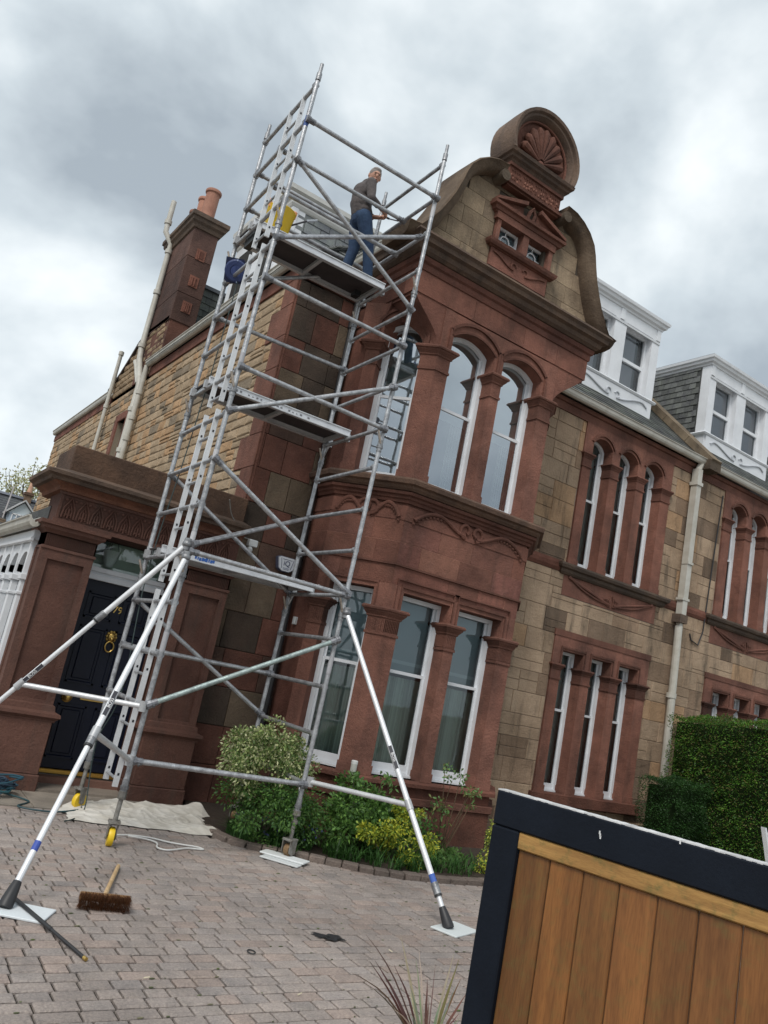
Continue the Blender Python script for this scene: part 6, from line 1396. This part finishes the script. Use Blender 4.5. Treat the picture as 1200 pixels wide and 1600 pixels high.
# unseen street trees, added behind the viewer to give the windows something to mirror
for i, (x, y, h, lab) in enumerate(((-6, -16, 9.5, 'unseen broad leafy tree added behind the viewer for window reflections, left of the gateway'), (9, -19, 11, 'unseen taller leafy tree added behind the viewer for window reflections, opposite the bay'))):
    t = thing('reflection_tree', lab, 'tree', (x, y, 0), group='unseen trees added for window reflections'); b = MB(); b.path([(x, y, 0), (x+.2, y, h*.4), (x, y, h*.75)], [.35, .26, .1], 8)
    for k in range(8): a = k*.8; b.path([(x+.1, y, h*(.35+.04*k)), (x+math.cos(a)*1.6, y+math.sin(a)*1.6, h*.65), (x+math.cos(a)*2.8, y+math.sin(a)*2.8, h*.85)], [.1, .06, .02], 5)
    b.build('trunk', BARK, t); f = MB(); cloud(f, (x, y, h*.68), (3.6, 3.2, h*.32), 9000, .26, [(.05, .10, .02), (.08, .14, .03), (.12, .17, .05)], 60, .3, spread=.26); f.build('crown', LEAF, t)

# ================================================================== PERSON
random.seed(3)
SKIN = mat('skin', (.50, .27, .19), .55, tint=True, fine=.08)
SHIRT = mat('grey shirt', (.105, .09, .088), .9, var=(.62, .62, .64), vscale=14, bump=.4, bscale=30, tint=True)
JEANS = mat('blue jeans', (.013, .032, .078), .9, var=(2.0, 1.8, 1.5), vscale=9, bump=.5, bscale=30, tint=True)
FO = Vector((3.69, 7.40, 5.905)); PH = R(-8)
def PT(x, y, z): c, s_ = math.cos(PH), math.sin(PH); return FO+Vector((x*c-y*s_, x*s_+y*c, z))
def capsule(b, pts, rad, n=14):
    pts = [Vector(p) for p in pts]; b.path(pts, rad, n)
    for p, r_ in zip(pts, rad): b.ell(p, (r_, r_, r_), n, 8)
def remeshed(name, b, m, parent, vox=.0085, sm=6):
    o_ = b.build(name, m, parent); mo = o_.modifiers.new('r', 'REMESH'); mo.mode = 'VOXEL'; mo.voxel_size = vox*S; mo.use_smooth_shade = True
    m2 = o_.modifiers.new('s', 'SMOOTH'); m2.iterations = sm; m2.factor = .5
    dg = bpy.context.evaluated_depsgraph_get(); me = bpy.data.meshes.new_from_object(o_.evaluated_get(dg)); o_.modifiers.clear(); o_.data = me
    if not me.materials: me.materials.append(m)
    a = me.color_attributes.get('tint')
    if a: me.color_attributes.remove(a)
    ca = me.color_attributes.new('tint', 'FLOAT_COLOR', 'POINT'); ca.data.foreach_set('color', [1.0]*4*len(me.vertices)); me.polygons.foreach_set('use_smooth', [True]*len(me.polygons)); return o_
man = thing('person', 'man in grey shirt and blue jeans standing on the top platform, looking down', 'person', tuple(FO))
hp = {'pel': (-.13, 0, .76), 'sp': (-.165, 0, .91), 'ch': (-.17, 0, 1.05), 'nb': (-.14, 0, 1.17), 'nt': (-.115, -.01, 1.225), 'hd': (-.085, -.025, 1.305),
      'shR': (-.15, -.155, 1.115), 'elR': (-.13, -.215, .90), 'wrR': (.05, -.145, .865), 'shL': (-.135, .155, 1.11), 'elL': (-.06, .20, .91), 'wrL': (.085, .01, .865),
      'hiR': (-.12, -.075, .73), 'knR': (.0, -.085, .41), 'anR': (.07, -.085, .075), 'hiL': (-.13, .075, .73), 'knL': (-.10, .10, .41), 'anL': (-.15, .115, .085)}
J = {k: PT(*v) for k, v in hp.items()}
HY = PH+R(-92); hf = Vector((math.cos(HY), math.sin(HY), -.34)).normalized(); hs_ = Vector((-math.sin(HY), math.cos(HY), 0)); hu = hf.cross(hs_)   # head: forward, left, up
HM = TF(tuple(J['hd']), hf, hs_, hu); HR = Matrix(((hf.x, hs_.x, hu.x), (hf.y, hs_.y, hu.y), (hf.z, hs_.z, hu.z)))
def H(x, y, z): return J['hd']+hf*x+hs_*y+hu*z
b = MB()
capsule(b, [J['pel'], J['sp'], J['ch'], J['nb']], [.10, .095, .105, .06]); b.ell(J['pel'], (.09, .125, .09)); b.ell(J['ch'], (.085, .145, .12)); capsule(b, [J['shR'], J['shL']], [.05, .05])
capsule(b, [J['nb'], J['nt'], J['hd']], [.052, .046, .05]); b.ell(J['hd'], (.083, .066, .092), 16, 12, R3=HR); b.ell(H(.018, 0, -.045), (.062, .048, .052), 14, 10, R3=HR)
b.ell(H(.088, 0, -.012), (.016, .011, .020), 8, 6, R3=HR); b.ell(H(.076, 0, -.045), (.012, .022, .010), 8, 6, R3=HR); b.ell(H(.062, 0, -.078), (.020, .020, .016), 8, 6, R3=HR); b.ell(H(.072, 0, .026), (.014, .040, .010), 8, 6, R3=HR)
for sg in (-1, 1): b.ell(H(-.008, sg*.070, -.008), (.018, .010, .026), 8, 6, R3=HR)
for s_, w_ in (('R', 1), ('L', -1)):
    capsule(b, [J['sh'+s_], J['el'+s_], J['wr'+s_]], [.046, .036, .025]); capsule(b, [J['hi'+s_], J['kn'+s_], J['an'+s_]], [.078, .052, .034])
    a = J['an'+s_]; capsule(b, [a-Vector((0, 0, .03)), a+Vector((math.cos(PH)*.10, math.sin(PH)*.10, -.045))], [.036, .030])
    wr = J['wr'+s_]; pd = (wr-J['el'+s_]).normalized(); side = Vector((-pd.y, pd.x, 0)).normalized()*w_; upv = pd.cross(side)*w_
    pc_ = wr+pd*.045; b.ell(pc_, (.032, .032, .020), 10, 8)
    for i, (o_, l) in enumerate(((-.020, .058), (-.007, .064), (.006, .060), (.018, .048))):
        r0 = wr+pd*.06+Vector((0, 0, o_*-1)); p1 = r0+pd*l*.45+side*.006; p2 = p1+pd*l*.30+side*.020; p3 = p2+side*.020-pd*.006; capsule(b, [r0, p1, p2, p3], [.0095, .0088, .008, .007], 8)
    tbm = wr+pd*.03+Vector((0, 0, .020)); capsule(b, [tbm, tbm+pd*.025+Vector((0, 0, .018)), tbm+pd*.05+Vector((0, 0, .014))+side*.012], [.011, .0095, .008], 8)
remeshed('body', b, SKIN, man, .0055, 3)
b = MB(); capsule(b, [J['pel']+Vector((0, 0, .04)), J['sp'], J['ch'], J['nb']], [.122, .120, .124, .075]); b.ell(J['pel']+Vector((0, 0, .06)), (.12, .14, .07)); b.ell(J['ch'], (.112, .168, .13)); b.ell(J['sp'], (.122, .145, .11)); capsule(b, [J['shR'], J['shL']], [.064, .064])
capsule(b, [J['nb'], J['nb'].lerp(J['nt'], .6)], [.068, .060])
for s_ in 'RL': capsule(b, [J['sh'+s_], J['sh'+s_].lerp(J['el'+s_], .5), J['el'+s_], J['el'+s_].lerp(J['wr'+s_], .55)], [.060, .056, .050, .042])
remeshed('shirt', b, SHIRT, man, .008, 5)
b = MB(); b.ell(J['pel'], (.112, .138, .085)); capsule(b, [J['pel']-Vector((0, 0, .04)), J['pel']+Vector((0, 0, .03))], [.105, .108]); b.ell(J['pel']+PT(-.012, 0, -.02)-FO, (.085, .125, .08))
for s_ in 'RL':
    h_, k_, a_ = J['hi'+s_], J['kn'+s_], J['an'+s_]; capsule(b, [h_, h_.lerp(k_, .5), k_, k_.lerp(a_, .5), a_+Vector((0, 0, -.01))], [.094, .080, .064, .060, .056])
remeshed('jeans', b, JEANS, man, .008, 4)
b = MB(); b.lathe(J['pel']+Vector((0, 0, .025)), [(.118, 0), (.122, .002), (.122, .03), (.118, .032)], 20, tint=(1.6, 1.0, .7)); b.build('belt', BLACK, man, smooth=True)
b = MB(); b.ell(H(-.010, 0, .022), (.086, .072, .080), 16, 12, R3=HR); b.ell(H(.022, 0, .070), (.048, .054, .028), 12, 8, R3=HR); b.ell(H(-.035, 0, -.015), (.058, .066, .058), 12, 8, R3=HR)
o = remeshed('hair', b, HAIR, man, .006, 3)
b = MB()
for sg in (-1, 1): b.ell(H(.0775, sg*.026, .006), (.006, .010, .004), 8, 6, (.45, .40, .36), R3=HR); b.ell(H(.0835, sg*.026, .006), (.004, .006, .005), 8, 6, (.05, .04, .03), R3=HR); b.ell(H(.080, sg*.028, .022), (.005, .014, .003), 8, 6, (.22, .17, .14), R3=HR)
b.ell(H(.086, 0, -.047), (.004, .020, .0035), 8, 6, (.30, .10, .08), R3=HR); b.build('face_details', SOLID, man, smooth=True)
for s_ in 'RL':
    b = MB(); a = J['an'+s_]; d = Vector((math.cos(PH), math.sin(PH), 0)); capsule(b, [a+Vector((0, 0, -.02))-d*.01, a+Vector((0, 0, -.048))+d*.02, a+d*.13+Vector((0, 0, -.055))], [.044, .042, .034]); remeshed('boot', b, BLACK, man, .007, 4)
b = MB(); w0 = (J['wrR']+J['wrL'])/2; b.tube(w0+Vector((.05, 0, -.005)), w0+Vector((.12, .0, .0)), .012, 8); b.tube(w0+Vector((.12, 0, 0)), w0+Vector((.24, -.01, .03)), .008, 8, tint=(6, 6, 6.5)); o = b.build('hand_tool', BLACK); tag(o, 'slim dark hand tool held by the man at waist height', 'tool')
